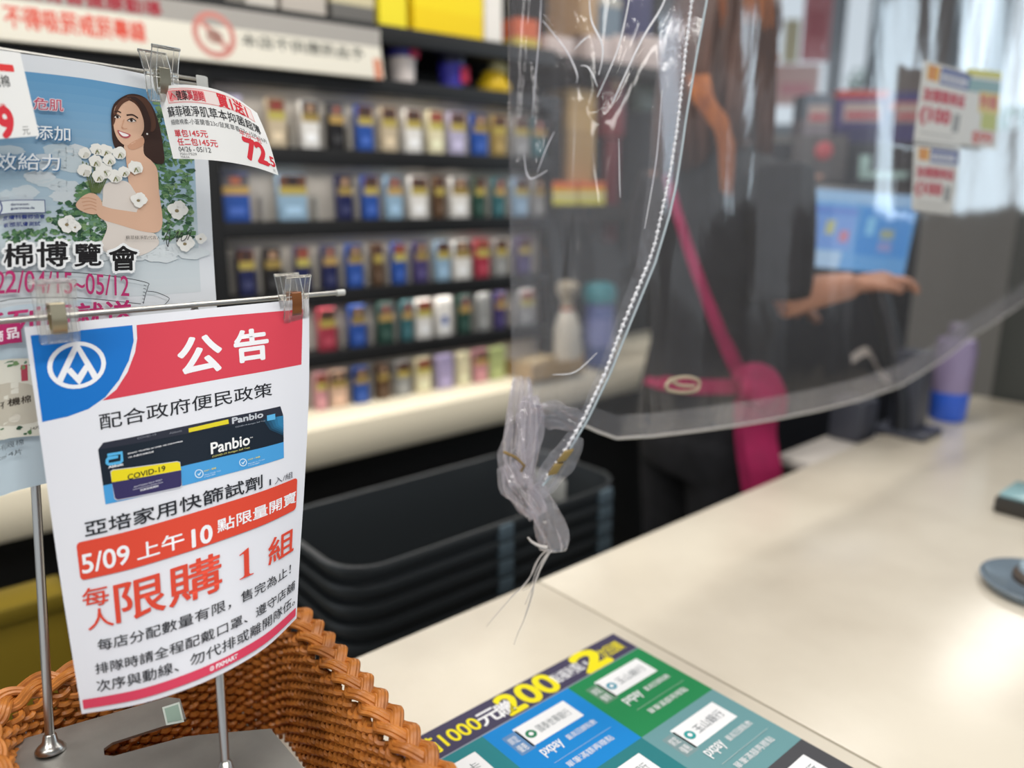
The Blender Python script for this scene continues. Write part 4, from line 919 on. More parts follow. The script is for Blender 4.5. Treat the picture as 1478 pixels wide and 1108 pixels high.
a0 = wall_ring(BZ, NST); a1 = wall_ring(RZ, NST)
for p, q in zip(a0, a1): mb.tube([wp(p[0], p[1], BZ - .004), wp(q[0], q[1], RZ)], .0021, 6)
mb.build('stakes', wb)['kind'] = 'stuff'
# plaited rim: three flat strands of cane, each of four rods
mb = MB().use(M_wick); pr = peri(hu, hv, .05, 1000); tot = pr[0][4]; npl = round(tot / .078)
for s in range(3):
    for sub in (-1.5, -.5, .5, 1.5):
        pts = []
        for k in range(1001):
            x, y, nx, ny, _ = pr[k % 1000]; th = 2 * math.pi * (npl * k / 1000 + s / 3)
            lat = .0092 * math.sin(th) + sub * .0027; hgt = .0030 * math.sin(2 * th) - .0009 * sub * sub
            pts.append(wp(x + nx * lat, y + ny * lat, RZ + .005 + hgt))
        mb.tube(pts, .0022, 7, cap=False)
mb.build('plaited_rim', wb)
mb = MB().use(M_wick); pr = peri(hu + .006, hv + .006, .05, 600)
for s in range(3):
    pts = []
    for k in range(601):
        x, y, nx, ny, _ = pr[k % 600]; th = 2 * math.pi * (npl * 1.5 * k / 600 + s / 3)
        pts.append(wp(x + nx * (.002 + .0028 * math.cos(th)), y + ny * (.002 + .0028 * math.cos(th)), RZ - .006 + .0035 * math.sin(th)))
    mb.tube(pts, .0028, 7, cap=False)
mb.build('rim_edging', wb)
# floor of the basket
mb = MB().use(M_wick2)
nb = 34
for k in range(nb):
    y = -hv + .034 + (2 * hv - .068) * k / (nb - 1)
    mb.tube([wp(-hu + .03 + .012 * j, y, BZ + .0030 * (1 if (j + k) % 2 else -1)) for j in range(int((2 * hu - .055) / .012))], .0042, 5)
mb.build('woven_base', wb)

# ================================================================= clear curtain
def film_mat(bump=.004, bscale=9, gain=.8):
    m = bpy.data.materials.new('clear_film'); m.use_nodes = True; nt = m.node_tree; nt.nodes.clear()
    out = nt.nodes.new('ShaderNodeOutputMaterial'); tr = nt.nodes.new('ShaderNodeBsdfTransparent'); gl = nt.nodes.new('ShaderNodeBsdfGlossy'); df = nt.nodes.new('ShaderNodeBsdfTranslucent'); d2 = nt.nodes.new('ShaderNodeBsdfDiffuse')
    tr.inputs[0].default_value = (0.93, 0.925, 0.945, 1); gl.inputs['Roughness'].default_value = 0.10; gl.inputs[0].default_value = (1, 1, 1, 1)
    df.inputs[0].default_value = (0.85, 0.83, 0.88, 1); d2.inputs[0].default_value = (0.85, 0.83, 0.86, 1)
    fr = nt.nodes.new('ShaderNodeFresnel'); fr.inputs[0].default_value = 1.50
    tc = nt.nodes.new('ShaderNodeTexCoord'); n1 = nt.nodes.new('ShaderNodeTexNoise'); n1.inputs['Scale'].default_value = bscale; n1.inputs['Detail'].default_value = 3; n1.inputs['Distortion'].default_value = 1.2
    mp = nt.nodes.new('ShaderNodeMapping'); mp.inputs['Scale'].default_value = (1.5, 1.5, .45)
    bp = nt.nodes.new('ShaderNodeBump'); bp.inputs['Strength'].default_value = 0.5; bp.inputs['Distance'].default_value = bump
    L = nt.links.new
    L(tc.outputs['Object'], mp.inputs[0]); L(mp.outputs[0], n1.inputs['Vector']); L(n1.outputs['Fac'], bp.inputs['Height'])
    for q in (gl, fr): L(bp.outputs['Normal'], q.inputs['Normal'])
    mul = nt.nodes.new('ShaderNodeMath'); mul.operation = 'MULTIPLY_ADD'; mul.inputs[1].default_value = gain; mul.inputs[2].default_value = 0.0; mul.use_clamp = True
    ge = nt.nodes.new('ShaderNodeNewGeometry'); io = nt.nodes.new('ShaderNodeMath'); io.operation = 'MULTIPLY_ADD'; io.inputs[1].default_value = 1 / 1.5 - 1.5; io.inputs[2].default_value = 1.5; L(ge.outputs['Backfacing'], io.inputs[0]); L(io.outputs[0], fr.inputs[0])
    L(fr.outputs[0], mul.inputs[0])
    mx0 = nt.nodes.new('ShaderNodeMixShader'); mx0.inputs[0].default_value = 0.5; L(df.outputs[0], mx0.inputs[1]); L(d2.outputs[0], mx0.inputs[2])
    mx1 = nt.nodes.new('ShaderNodeMixShader'); mx1.inputs[0].default_value = 0.045; L(tr.outputs[0], mx1.inputs[1]); L(mx0.outputs[0], mx1.inputs[2])
    mx2 = nt.nodes.new('ShaderNodeMixShader'); L(mul.outputs[0], mx2.inputs[0]); L(mx1.outputs[0], mx2.inputs[1]); L(gl.outputs[0], mx2.inputs[2])
    L(mx2.outputs[0], out.inputs[0]); return m, mx1
M_film, mx = film_mat()
M_film2, mx = film_mat(.006, 60, 1.5); M_film2.name = 'gathered_film'; mx.inputs[0].default_value = 0.17     # many layers bunched together
def thick_edges(m, mx, lo, hi):
    """light crosses more film where it is seen edge-on"""
    nt = m.node_tree; lw = nt.nodes.new('ShaderNodeLayerWeight'); lw.inputs[0].default_value = .5; pw = nt.nodes.new('ShaderNodeMath'); pw.operation = 'POWER'; pw.inputs[1].default_value = 1.6
    mr = nt.nodes.new('ShaderNodeMath'); mr.operation = 'MULTIPLY_ADD'; mr.inputs[1].default_value = hi - lo; mr.inputs[2].default_value = lo
    nt.links.new(lw.outputs['Facing'], pw.inputs[0]); nt.links.new(pw.outputs[0], mr.inputs[0]); nt.links.new(mr.outputs[0], mx.inputs[0])
thick_edges(M_film2, mx, .13, .90)
for n_ in M_film2.node_tree.nodes:
    if n_.type in ('BSDF_DIFFUSE', 'BSDF_TRANSLUCENT'): n_.inputs[0].default_value = (.93, .87, .89, 1)
M_film3, mx = film_mat(.004, 40, 1.1); M_film3.name = 'folded_hem_film'; mx.inputs[0].default_value = 0.12; thick_edges(M_film3, mx, .07, .5)
M_stitch_glint = mat('stitch_and_glint_white', lin('e6e6ea'), 0.35)  # white of the stitching and of the painted fold highlights
M_thread = mat('clear_white_thread', lin('c9c2bd'), 0.4)
CP0 = P(890, 633, .90)
def dM(x, y): return depth(PP(x, y, CP0, V))
cur = thing('clear_curtain', 'clear vinyl curtain hanging over the counter, its corner knotted into a dangling tail', 'curtain', P(770, 700, .76))
def ip(t, xs, ys): return float(np.interp(t, xs, ys))
SE_Y = [-420, 0, 80, 170, 220, 270, 310, 380, 470, 540, 605, 655, 690, 712]
SE_X = [1060, 1020, 1005, 990, 983, 975, 966, 945, 908, 880, 848, 818, 792, 772]
LE_Y = [-420, 0, 300, 560, 600, 650, 690, 712]; LE_X = [730, 733, 735, 739, 744, 752, 760, 762]
D0, D1 = .795, .742
def flap(a, y):
    x = ip(y, LE_Y, LE_X) * (1 - a) + ip(y, SE_Y, SE_X) * a
    k = min(1, max(0, (712 - y) / 240)); d = D0 + (D1 - D0) * a
    d = .752 + (d - .752) * (0.15 + .85 * k)
    w = mnoise.noise(Vector((x * .011, y * .0035, 2.0))) * .010 + mnoise.noise(Vector((x * .03, y * .008, 5.0))) * .004
    # creases fanning down from the top
    for x0, y0, x1, y1, am in ((765, 0, 752, 170, .007), (790, 20, 835, 125, .010), (845, 20, 872, 130, .007), (905, 30, 862, 160, .006), (965, 10, 868, 160, .006), (750, 230, 805, 170, .008), (770, 90, 790, 190, .007), (800, 150, 770, 260, .005)):
        t = ((x - x0) * (x1 - x0) + (y - y0) * (y1 - y0)) / ((x1 - x0) ** 2 + (y1 - y0) ** 2); tt = min(1, max(0, t)); q = math.hypot(x - x0 - tt * (x1 - x0), y - y0 - tt * (y1 - y0)); w += am * math.exp(-q / 7.0) * (1 if y0 < 400 else 0)
    e = math.sin(math.pi * min(1, max(0, a)))
    return P(x, y, d - .022 * e * k + w * min(1, e * 1.6) * (.2 + .8 * k))
rows_y = list(np.linspace(-420, 0, 16)[:-1]) + list(np.linspace(0, 320, 76)[:-1]) + list(np.linspace(320, 712, 60))
GA = np.array([[flap(a, y) for a in np.linspace(0, 1, 70)] for y in rows_y])
HX = [735, 745, 765, 800, 840, 862, 890, 940, 1000, 1060, 1120, 1180, 1240, 1300, 1330, 1365, 1400, 1440, 1478, 1560, 1700, 1800]
HY = [590, 588, 586, 598, 612, 622, 632, 629, 622, 614, 604, 592, 577, 556, 538, 515, 487, 462, 436, 385, 300, 245]
XL = 1512
def main(b, t):
    x = 735 + (XL - 735) * b; yh = ip(x, HX, HY); y = -420 + (yh + 420) * t
    base = dM(x, y); k = min(1, b * 9); lb, b = b, (x - 735) / 1065
    w = .010 * math.sin(b * 23) + .006 * math.sin(b * 57 + 2 * t) + mnoise.noise(Vector((b * 14, t * 2.2, 9))) * .012 + (mnoise.noise(Vector((b * 70, t * 3, 3))) * .0012 * (1 + 2 * max(0, b - .55)))
    w += .006 * max(0, b - .5) * math.sin(b * 140 + 3 * t)
    lx = ip(y, LE_Y, LE_X)
    if lb < .025: x = lx * (1 - lb / .025) + x * (lb / .025)
    return P(x, y, (D0 * (1 - k) + base * k) + w * k)
bs = np.r_[np.linspace(0, .3, 60)[:-1], np.linspace(.3, 1, 130)]; ts = np.linspace(0, 1, 90)
GB = np.array([[main(b, t) for b in bs] for t in ts])
mb = MB().use(M_film); mb.grid(GA); mb.grid(GB); mb.build('film', cur)
# hems
def ribbon(nm, A, B, m):
    mb = MB().use(m); mb.grid(np.array([A, B]).transpose(1, 0, 2) if False else np.array([A, B])); return mb.build(nm, cur)
toc = np.array([0, -.0015, 0])
ys = list(np.linspace(-420, 700, 130))
outer = [flap(1, y) + toc for y in ys]
inw = lambda y: ip(y, [-420, 0, 150, 300, 380, 560, 700], [.20, .215, .20, .17, .13, .14, .12])
inner = [flap(1 - inw(y), y) + toc for y in ys]
ribbon('folded_side_hem', inner, outer, M_film3)
mb = MB().use(mat('hem_edge', lin('b9c6cc'), 0.12, spec=.8)); mb.tube(outer, .0011, 7); mb.build('side_edge', cur)
mb = MB().use(M_stitch_glint)
ST_Y = [-420, 0, 60, 110, 190, 240, 290, 350, 380, 470, 540, 605, 655, 690]; ST_X = [1036, 998, 990, 985, 976, 968, 958, 945, 935, 898, 872, 841, 812, 787]
k = 0; pts = []; rads = []
for y in np.linspace(-420, 690, 520):
    xo, xl = ip(y, SE_Y, SE_X), ip(y, LE_Y, LE_X); a = (ip(y, ST_Y, ST_X) - xl) / (xo - xl)
    lum = 1 + .55 * math.sin(y * .7) + .5 * mnoise.noise(Vector((y * .15, 0, 0)))
    pts.append(flap(a, y) + toc * 1.6 + np.array([.0006 * math.sin(y * 1.1), 0, 0])); rads.append(.0011 * max(.45, lum) * (1 if y < 380 else 1.25))
mb.tube(pts, rads, 7); mb.build('stitching', cur)
# bottom hem of the long part
bb_ = np.linspace(.142, 1, 180)
hp_ = [main(b, 1.0) + toc for b in bb_]; hq_ = [main(b, .968) + toc for b in bb_]
ribbon('folded_bottom_hem', hq_, hp_, M_film3)
mb = MB().use(mat('hem_cord', lin('c3beb8'), 0.3)); mb.tube(hp_, .0017, 7); mb.build('bottom_edge', cur)
# highlight streaks along the folds, painted as thin white ridges
mb = MB().use(M_stitch_glint)
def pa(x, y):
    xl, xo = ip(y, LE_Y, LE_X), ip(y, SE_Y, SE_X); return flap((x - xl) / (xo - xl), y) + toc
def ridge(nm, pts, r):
    mb = MB().use(M_stitch_glint); c = crom([(x, y, 0) for x, y in pts], 10); n = len(c); mb.tube([pa(q[0], q[1]) for q in c], [r * (.35 + .65 * math.sin(math.pi * (i + .5) / n)) for i in range(n)], 6); mb.build(nm, cur)
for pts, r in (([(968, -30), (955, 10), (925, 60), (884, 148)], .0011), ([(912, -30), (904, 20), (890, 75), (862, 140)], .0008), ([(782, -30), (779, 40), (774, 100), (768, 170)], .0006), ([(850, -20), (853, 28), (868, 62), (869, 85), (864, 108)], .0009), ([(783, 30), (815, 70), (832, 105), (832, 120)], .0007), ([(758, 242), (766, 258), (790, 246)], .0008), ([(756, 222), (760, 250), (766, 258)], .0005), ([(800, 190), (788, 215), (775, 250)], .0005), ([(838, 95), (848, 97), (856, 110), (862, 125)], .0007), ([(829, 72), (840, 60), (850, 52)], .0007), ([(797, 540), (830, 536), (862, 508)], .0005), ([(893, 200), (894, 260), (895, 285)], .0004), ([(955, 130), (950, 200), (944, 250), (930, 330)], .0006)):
    ridge('crease_glint', pts, r)
# bunched corner: twisted neck, strap, gathered body, tail
def bunch(nm, pts, rads, fl, m=M_film2, n=36, seed=1, folds=6):
    """gathered film: a hollow pleated sleeve with deep lengthwise folds"""
    c = crom([P(*p) for p in pts], 14); r = np.interp(np.linspace(0, 1, len(c)), np.linspace(0, 1, len(rads)), rads)
    b = MB().use(m); b.tube(c, list(r), n, cap=False, flat=(np.array([0, 1, 0]), fl))
    for i, v in enumerate(b.v):
        j, k = i // n, i % n; ang = 2 * math.pi * k / n; q = c[j]; t = j / len(c)
        f = 1 + .30 * math.sin(ang * folds + seed + t * 3.5) + .16 * math.sin(ang * (folds * 2 + 1) - t * 6 + seed * 2) + .22 * mnoise.noise(Vector((math.cos(ang) * 1.4, math.sin(ang) * 1.4 + seed * 7, t * 5)))
        d = np.array(v) - q; b.v[i] = tuple(q + d * f)
    return b.build(nm, cur)
bunch('gathered_neck', [(752, 545, .772), (752, 600, .766), (748, 640, .762), (747, 668, .759), (756, 700, .757)], [.007, .0125, .0150, .0135, .009], .6, seed=1)
bunch('gathered_neck', [(764, 572, .762), (766, 600, .759), (764, 640, .757), (757, 685, .755)], [.006, .011, .009, .006], .5, seed=2)
bunch('strap_fold', [(768, 594, .757), (795, 597, .754), (815, 603, .751), (838, 613, .748)], [.0085, .0115, .0105, .0075], .3, M_film3, seed=3, folds=3)
bunch('gathered_corner', [(734, 670, .758), (746, 700, .755), (764, 722, .753), (778, 744, .752)], [.0085, .0140, .0115, .0085], .6, seed=4)
bunch('tail', [(772, 698, .752), (780, 728, .751), (790, 758, .750), (801, 786, .749), (803, 797, .749)], [.0060, .0110, .0122, .0122, .0060], .45, seed=5, folds=3)
bunch('gathered_corner', [(832, 628, .748), (812, 664, .750), (790, 694, .752), (772, 722, .753)], [.006, .011, .0095, .005], .4, M_film3, seed=6, folds=4)
mb = MB().use(mat('brown_wire', lin('8f7648'), 0.35, .6))
mb.tube([P(727, 652, .749), P(745, 660, .744), P(757, 672, .746), P(752, 680, .75)], .0014, 7); mb.build('tie_wire', cur)
for a, b in (((822, 652), (810, 668)), ((807, 671), (797, 687))):
    mb = MB().use(mat('brown_clip', lin('85703f'), 0.35, .3)); A, B = P(*a, .739), P(*b, .739); d = (B - A); mb.box(A - np.array([.0045, 0, 0]), d, np.array([.009, 0, .002]), np.array([0, .006, 0]), .001); mb.build('crimp_clip', cur)
# loose threads
TH = [[(792, 792), (782, 800), (772, 815), (762, 838), (740, 860), (722, 880), (702, 904)], [(795, 795), (784, 810), (772, 840), (768, 860), (758, 890), (747, 915), (742, 930)], [(796, 794), (783, 812), (775, 835), (765, 855), (758, 872)], [(790, 793), (778, 806), (768, 828), (752, 848), (736, 862)], [(794, 796), (780, 822), (770, 846), (764, 868), (755, 898)], [(790, 790), (780, 788), (768, 782), (762, 775)], [(792, 794), (776, 820), (766, 845), (754, 852)]]
for i, q in enumerate(TH):
    mb = MB().use(M_thread); c = crom([P(x, y, .748 - .006 * (i % 3)) for x, y in q], 6); r0 = .0019 if i == 5 else .0006
    mb.tube(c, [r0 * (1 - .55 * j / len(c)) for j in range(len(c))], 6); mb.build('loose_thread', cur)
# small loop of tape stuck on the curtain
mb = MB().use(mat('tan_tape', lin('b5a58c'), .5)); mb.tube([P(x, y, dM(x, y) - .012) for x, y in crom([(966, 548), (990, 544), (1008, 549), (1006, 562), (985, 566), (964, 562), (963, 553), (970, 550), (982, 556), (1002, 557)], 5)], .0022, 7); mb.build('tape_loop', cur)

# price cards stuck on the curtain
def card(q, label, fn, w=80, h=110):
    p = [P(x, y, dM(x, y) - .030) for x, y in q]; S = Sheet([p[0], p[1]], [p[3], p[2]], [p[0], p[3]], [p[1], p[2]], w, h, paper=lin('d9d3cb')); fn(S, w, h)
    o = S.build('price_card', step=30); return tag(o, label, 'price card', 'price cards on the curtain')
def red_card(line, num):
    def fn(S, w, h):
        S.rect(8, 4, 26, 24, lin('d99a1e')); S.rect(14, 4, 17, 24, lin('c2443a')); S.rect(28, 3, w - 2, 26, lin('2f3f86')); S.up(); S.rect(30, 10, w - 8, 22, lin('cfccd4')); S.up(); S.text('優惠專區', 33, 11.5, w - 12, 20.5, lin('6b6a80'))
        S.text(line, 6, 34, w - 6, 52, lin('bd3440'), .05); S.text(num, 6, 60, w * .66, 84, lin('bd3440'), .07); S.rect(w * .74, 62, w * .88, 88, lin('8e8a86')); S.rect(8, 94, w - 16, 97, lin('b9b3ac')); S.rect(0, h - 4, w, h - 2.5, lin('8f8a86'))
    return fn
card([(1333, 86), (1405, 106), (1386, 214), (1318, 205)], 'upper white price card with red lettering on the clear curtain', red_card('加價購專區', '(100'))
card([(1319, 208), (1386, 216), (1374, 311), (1316, 304)], 'lower white price card with red lettering under the first on the curtain', red_card('加價購專區', '(100'))
def yel(S, w, h):
    S.rect(0, 0, w, 10, lin('cfc750')); S.rect(0, 14, w, 32, lin('7fa0a0')); S.up(); S.rect(w * .4, 30, w, 60, lin('d8c068')); S.rect(w * .5, 60, w * .95, 84, lin('b5b548')); S.up(); S.text('特價', w * .42, 34, w * .92, 54, lin('c8503a'), .04); S.text('$99', w * .3, 88, w * .85, 106, lin('c8503a'), .05)
card([(1396, 98), (1446, 104), (1438, 216), (1386, 208)], 'yellow price card at the right of the white one on the curtain', yel, 60, 110)

# ================================================================= things on the counter at the right
b = PZ(1478, 742, CTZ); u_, v_ = uv_of(b)
t = thing('card_reader', 'dark card reader with an upright screen at the right end of the counter', 'card reader', W(u_, v_, CTZ))
mb = MB().use(mat('reader_dark', lin('3a3733'), .4)); oB = PZ(1432, 738, CTZ + .001); mb.box(oB, -V * .16, U * .10, Z * .026, .004); mb.build('base', t)
mb = MB().use(mat('reader_cyan', lin('9ec6cc'), .15)); mb.box(oB + Z * .0262 - V * .004 + U * .006, -V * .045, U * .085, Z * .007, .003); mb.build('pad', t)
mb = MB().use(mat('reader_olive', lin('66624e'), .4)); mb.box(oB + Z * .033 - V * .050 + U * .030, -V * .10, U * .012, Z * .085 + U * .02 + V * .014, .003); mb.build('screen', t)
c_ = PZ(1500, 852, CTZ + .001)
t = thing('coin_tray', 'round blue-grey coin tray at the right edge of the counter', 'tray', c_)
mb = MB().use(mat('tray_glass', lin('8494a2'), .12, trans=.25)); mb.lathe(c_, [(.050, 0), (.064, .004), (.069, .013), (.066, .014), (.056, .007), (.02, .006)], 36); mb.build('dish', t)
mb = MB().use(mat('tray_knob', lin('5a5048'), .4)); mb.lathe(c_ + U * .016, [(.036, .006), (.036, .014), (.030, .019), (.004, .021)], 28); mb.use(mat('tray_top', lin('a9bcc8'), .2)); mb.lathe(c_ + U * .016, [(.030, .0195), (.029, .026), (.018, .028)], 28); mb.build('holder', t)
# sanitiser bottle with a blue foot
b = PZ(1366, 604, CTZ + .0005); k = depth(b) / 1110
t = thing('squat_bottle', 'lavender bottle with a bright blue foot standing on the far counter end', 'bottle', b)
mb = MB().use(mat('bottle_blue', lin('3a6ae0'), .3)); mb.lathe(b, [(21 * k, 0), (24 * k, 4 * k), (25 * k, 42 * k)], 24); mb.build('foot', t)
mb = MB().use(mat('bottle_lavender', lin('9a8cae'), .3)); mb.lathe(b + Z * 42 * k, [(25 * k, 0), (27 * k, 60 * k), (24 * k, 74 * k), (12 * k, 78 * k)], 24); mb.build('body', t)
mb = MB().use(mat('bottle_cap_grey', lin('8c8494'), .3)); mb.lathe(b + Z * 120 * k, [(13 * k, 0), (13 * k, 16 * k), (11 * k, 19 * k)], 18); mb.build('cap', t)
# POS monitor
t = thing('pos_monitor', 'tilted till monitor with a bright blue screen behind the curtain', 'monitor', PZ(1302, 636, CTZ))
mA, mB_, mC, mD = P(1143, 382, 1.72), P(1304, 398, 1.66), P(1322, 282, 1.72), P(1172, 272, 1.78)
ex = mB_ - mA; ey = mD - mA; ey = ey - ex * np.dot(ey, ex) / np.dot(ex, ex) * 0; nn = np.cross(ex, ey); nn /= np.linalg.norm(nn); nn = nn if np.dot(nn, CAM - mA) > 0 else -nn
mb = MB().use(mat('monitor_dark', lin('22242a'), .35)); mb.box(mA - ex * .06 - ey * .10 - nn * .032, ex * 1.12, ey * 1.18, nn * .03, .004); mb.build('housing', t)
scr = lambda a, b_: mA + ex * a + ey * b_ + nn * .0008
def smat(nm, c, s=1.0): return mat('screen_' + nm, (0.02, 0.02, 0.02), .25, emit=lin(c), estr=s)
mb = MB()
for nm, c, s, x0, y0, x1, y1, l in (('blue', '5fa2dc', .75, 0, 0, 1, 1, 0), ('pale', 'a9c9e6', .75, 0, 0, .42, .22, 1), ('bar', '5f86d2', .75, .05, .68, .48, .78, 1), ('panel', '6f9bdc', .75, .04, .24, .48, .66, 1), ('sky', '8fb9de', .75, 0, .84, 1, 1, 1), ('deep', '3f8fd8', .75, .52, .2, .98, .8, 1), ('tile_yellow', 'b9bf8a', .75, .22, .42, .30, .60, 2), ('tile_red', 'c07a8e', .75, .36, .34, .44, .48, 2), ('tile_cyan', '7fc2ea', .75, .58, .45, .66, .68, 2), ('tile_olive', '9aa890', .75, .72, .42, .84, .54, 2), ('tile_violet', '8a94c8', .75, .72, .26, .84, .38, 2)):
    mb.use(smat(nm, c, s)); d_ = nn * .0006 * l; mb.add([scr(x0, y0) + d_, scr(x1, y0) + d_, scr(x1, y1) + d_, scr(x0, y1) + d_], [(0, 1, 2, 3)])
mb.build('screen', t, smooth=False)
M_md = mat('monitor_dark'); mb = MB().use(M_md); f_ = PZ(1300, 628, CTZ + .0005); top_ = mA + ex * .7 + ey * .25 - nn * .034
mb.tube(crom([f_ + Z * .012, f_ + Z * .10 + (top_ - f_) * [.1, .1, 0], f_ + Z * .2 + (top_ - f_) * [.4, .4, 0], top_], 8), .018, 12); mb.build('neck', t)
mb = MB().use(mat('monitor_foot', lin('4a4d58'), .4)); mb.box(f_ - U * .02 - V * .055, U * .10, V * .11, Z * .014, .004); mb.box(f_ + Z * .014 - V * .03, U * .05, V * .06, Z * .17, .006); mb.build('foot', t)
# receipt printer and its curling paper, behind the counter edge on a low shelf
pb = PZ(1210, 628, .93); u_, v_ = uv_of(pb)
wk = thing('till_shelf', 'white lower till shelf on the clerk side of the counter', 'shelf', W(u_, v_, 0))
kk = PZ(1290, 652, .885); ku, kv = uv_of(kk); k2 = PZ(1140, 640, .885); 
mb = MB().use(mat('till_white', lin('ddd6ce'), .4)); mb.box(W(ku - .20, .012, .865), U * .30, V * .085, Z * .02, .004); mb.build('top', wk)
mb = MB().use(M_front); mb.box(W(ku - .19, .016, 0), U * .28, V * .075, Z * .865); mb.build('cabinet', wk)
t = thing('receipt_printer', 'dark receipt printer with a curl of white paper beside the monitor foot', 'printer', W(ku + .0, .055, .8855))
mb = MB().use(mat('printer_dark', lin('4c4e58'), .4)); mb.box(W(ku - .01, .018, .8855), U * .08, V * .072, Z * .09, .008); mb.build('case', t)
mb = MB().use(mat('paper_curl', lin('e6ddd4'), .6)); c = crom([P(1228, 512, 1.69), P(1250, 500, 1.68), P(1262, 516, 1.67), P(1272, 535, 1.665), P(1300, 545, 1.66), P(1322, 535, 1.66)], 8)
mb.grid(np.array([[p - V * .0, p - Z * .022 + U * .01] for p in c])); mb.build('receipt', t)
# dark cabinet past the counter end, shop front, posters
t = thing('dark_cabinet', 'dark grey cabinet past the far end of the counter', 'cabinet', W(UE + .3, -.35, 0))
cu = uv_of(PZ(1408, 581, CTZ)); 
mb = MB().use(mat('cabinet_grey', lin('454744'), .6)); mb.box(W(UE + .015, cu[1] - .9, 0), U * .5, V * .9, Z * 1.36, .006); mb.build('body', t)

# ================================================================= far side: machines, boxes, shop front
def up(x, y, d): return P(x, y, d)
t = thing('till_machine', 'dark till cabinet behind the monitor carrying the red and blue boxes', 'cabinet', P(1240, 500, 2.3) * [1, 1, 0])
zc = P(1230, 205, 2.25)[2]; c0 = P(1108, 205, 2.25); c1_ = P(1345, 205, 2.25)
fx_ = np.array([1.0, 0, 0]); fy_ = np.array([0, 1.0, 0])
mb = MB().use(mat('till_body', lin('2a2c33'), .5)); mb.box([c0[0], c0[1], 0.0], fx_ * (c1_[0] - c0[0]), fy_ * .2, Z * (zc - .0005), .01); mb.build('body', t)
mb = MB().use(mat('till_face', lin('5b5757'), .5)); mb.box(P(1140, 262, 2.245), fx_ * .16, fy_ * .01, Z * .13, .004); mb.build('panel', t)
mb = MB().use(mat('till_red', lin('c0545a'), .4)); b_ = P(1187, 218, 2.235); mb.lathe(b_, [(.026, 0), (.026, .012), (.02, .016)], 20, -fy_); mb.build('button', t)
mb = MB().use(mat('till_peach', lin('c49a88'), .5)); mb.box(P(1138, 258, 2.24), fx_ * .10, fy_ * .004, Z * .012); mb.build('strip', t)
mb = MB().use(mat('paper_teal', lin('a9c9c2'), .4)); mb.box(P(1240, 258, 2.232), fx_ * .14, fy_ * .012, Z * .02, .003); mb.box(P(1240, 250, 2.226), fx_ * .03, fy_ * .01, Z * .05, .003); mb.build('lever', t)
def sbox(x0, x1, y0, y1, d, cols, label, dd=.10, writing=None):
    a, b = P(x0, y1, d), P(x1, y1, d); h = P(x0, y0, d)[2] - a[2]
    t = thing('box', label, 'box', [(a[0] + b[0]) / 2, a[1], zc], 'boxes standing on the till cabinet'); mb = MB(); y = 0
    for f, c in cols: mb.use(mat('sbox_' + c, lin(c), .5)); mb.box([a[0], a[1], zc + h * y], fx_ * (b[0] - a[0]), fy_ * dd, Z * h * f); y += f
    mb.build('carton', t)
    mb = MB().use(mat('sbox_panel', lin('b9a69e'), .5)); mb.box([a[0] + (b[0] - a[0]) * .12, a[1] - .002, zc + h * .40], fx_ * (b[0] - a[0]) * .76, fy_ * .0018, Z * h * .36)
    mb.use(mat('sbox_line', lin('b8485a'), .5)); mb.box([a[0] + (b[0] - a[0]) * .18, a[1] - .003, zc + h * .46], fx_ * (b[0] - a[0]) * .64, fy_ * .0009, Z * h * .12); mb.build('label', t)
sbox(1204, 1276, 132, 205, 2.26, [(.30, '34305a'), (.55, '4a3f78'), (.15, 'c0453a')], 'violet box with a red top on the dark till cabinet')
sbox(1281, 1334, 134, 205, 2.27, [(.64, '3c3a72'), (.16, 'c25040'), (.20, '40407c')], 'navy box with a red band right of the violet box on the till cabinet')
sbox(1158, 1198, 136, 205, 2.28, [(.5, '8a8288'), (.5, '6a7480')], 'grey box left of the violet box on the till cabinet')
# shop front: glass between posts, daylight outside
FD = 4.6
M_mull = mat('window_frame_grey', lin('7d858c'), .4); M_pill = mat('pillar_taupe', lin('857a76'), .7)
def fp(x, y, d=FD): return P(x, y, d)
xl, xr = fp(1098, 100), fp(1262, 100); zb = fp(1200, 185)[2]
yw = xl[1]
def wbox(nm, x0, x1, z0, z1, m, th=.06, y=None, lab=None):
    mb = MB().use(m); mb.box([x0, (yw if y is None else y), z0], fx_ * (x1 - x0), fy_ * th, Z * (z1 - z0)); return mb.build(nm, smooth=False)
X = lambda px: fp(px, 100)[0]
struct(wbox('wall_far', -6, X(1098), 0, 2.7, M_wall)); struct(wbox('wall_far_low', X(1098), 9, 0, zb, M_wall)); struct(wbox('wall_far_pillar', X(1268), X(1372), zb, 2.7, M_pill))
struct(wbox('wall_side_right', X(1600), 9, zb, 2.7, M_pill))
mb = MB().use(M_mull)
for a in (1098, 1206, 1262): mb.box([X(a) - .03, yw - .02, zb], fx_ * .06, fy_ * .08, Z * (2.7 - zb))
mb.box([X(1098), yw - .02, zb - .03], fx_ * (X(1268) - X(1098)), fy_ * .08, Z * .06); struct(mb.build('window_1_frame', smooth=False))
mb = MB().use(M_mull)
for a in (1376, 1440, 1510, 1590): mb.box([X(a) - .035, yw - .02, zb], fx_ * .07, fy_ * .08, Z * (2.7 - zb))
struct(mb.build('window_2_frame', smooth=False))
M_pane = mat('window_glass', (0.95, 1, 1), 0.02, trans=1.0, ior=1.02)
for i, (a, b) in enumerate(((1098, 1268), (1372, 1600))):
    mb = MB().use(M_pane); mb.box([X(a), yw + .02, zb], fx_ * (X(b) - X(a)), fy_ * .006, Z * (2.7 - zb)); struct(mb.build(f'window_{i+1}', smooth=False))
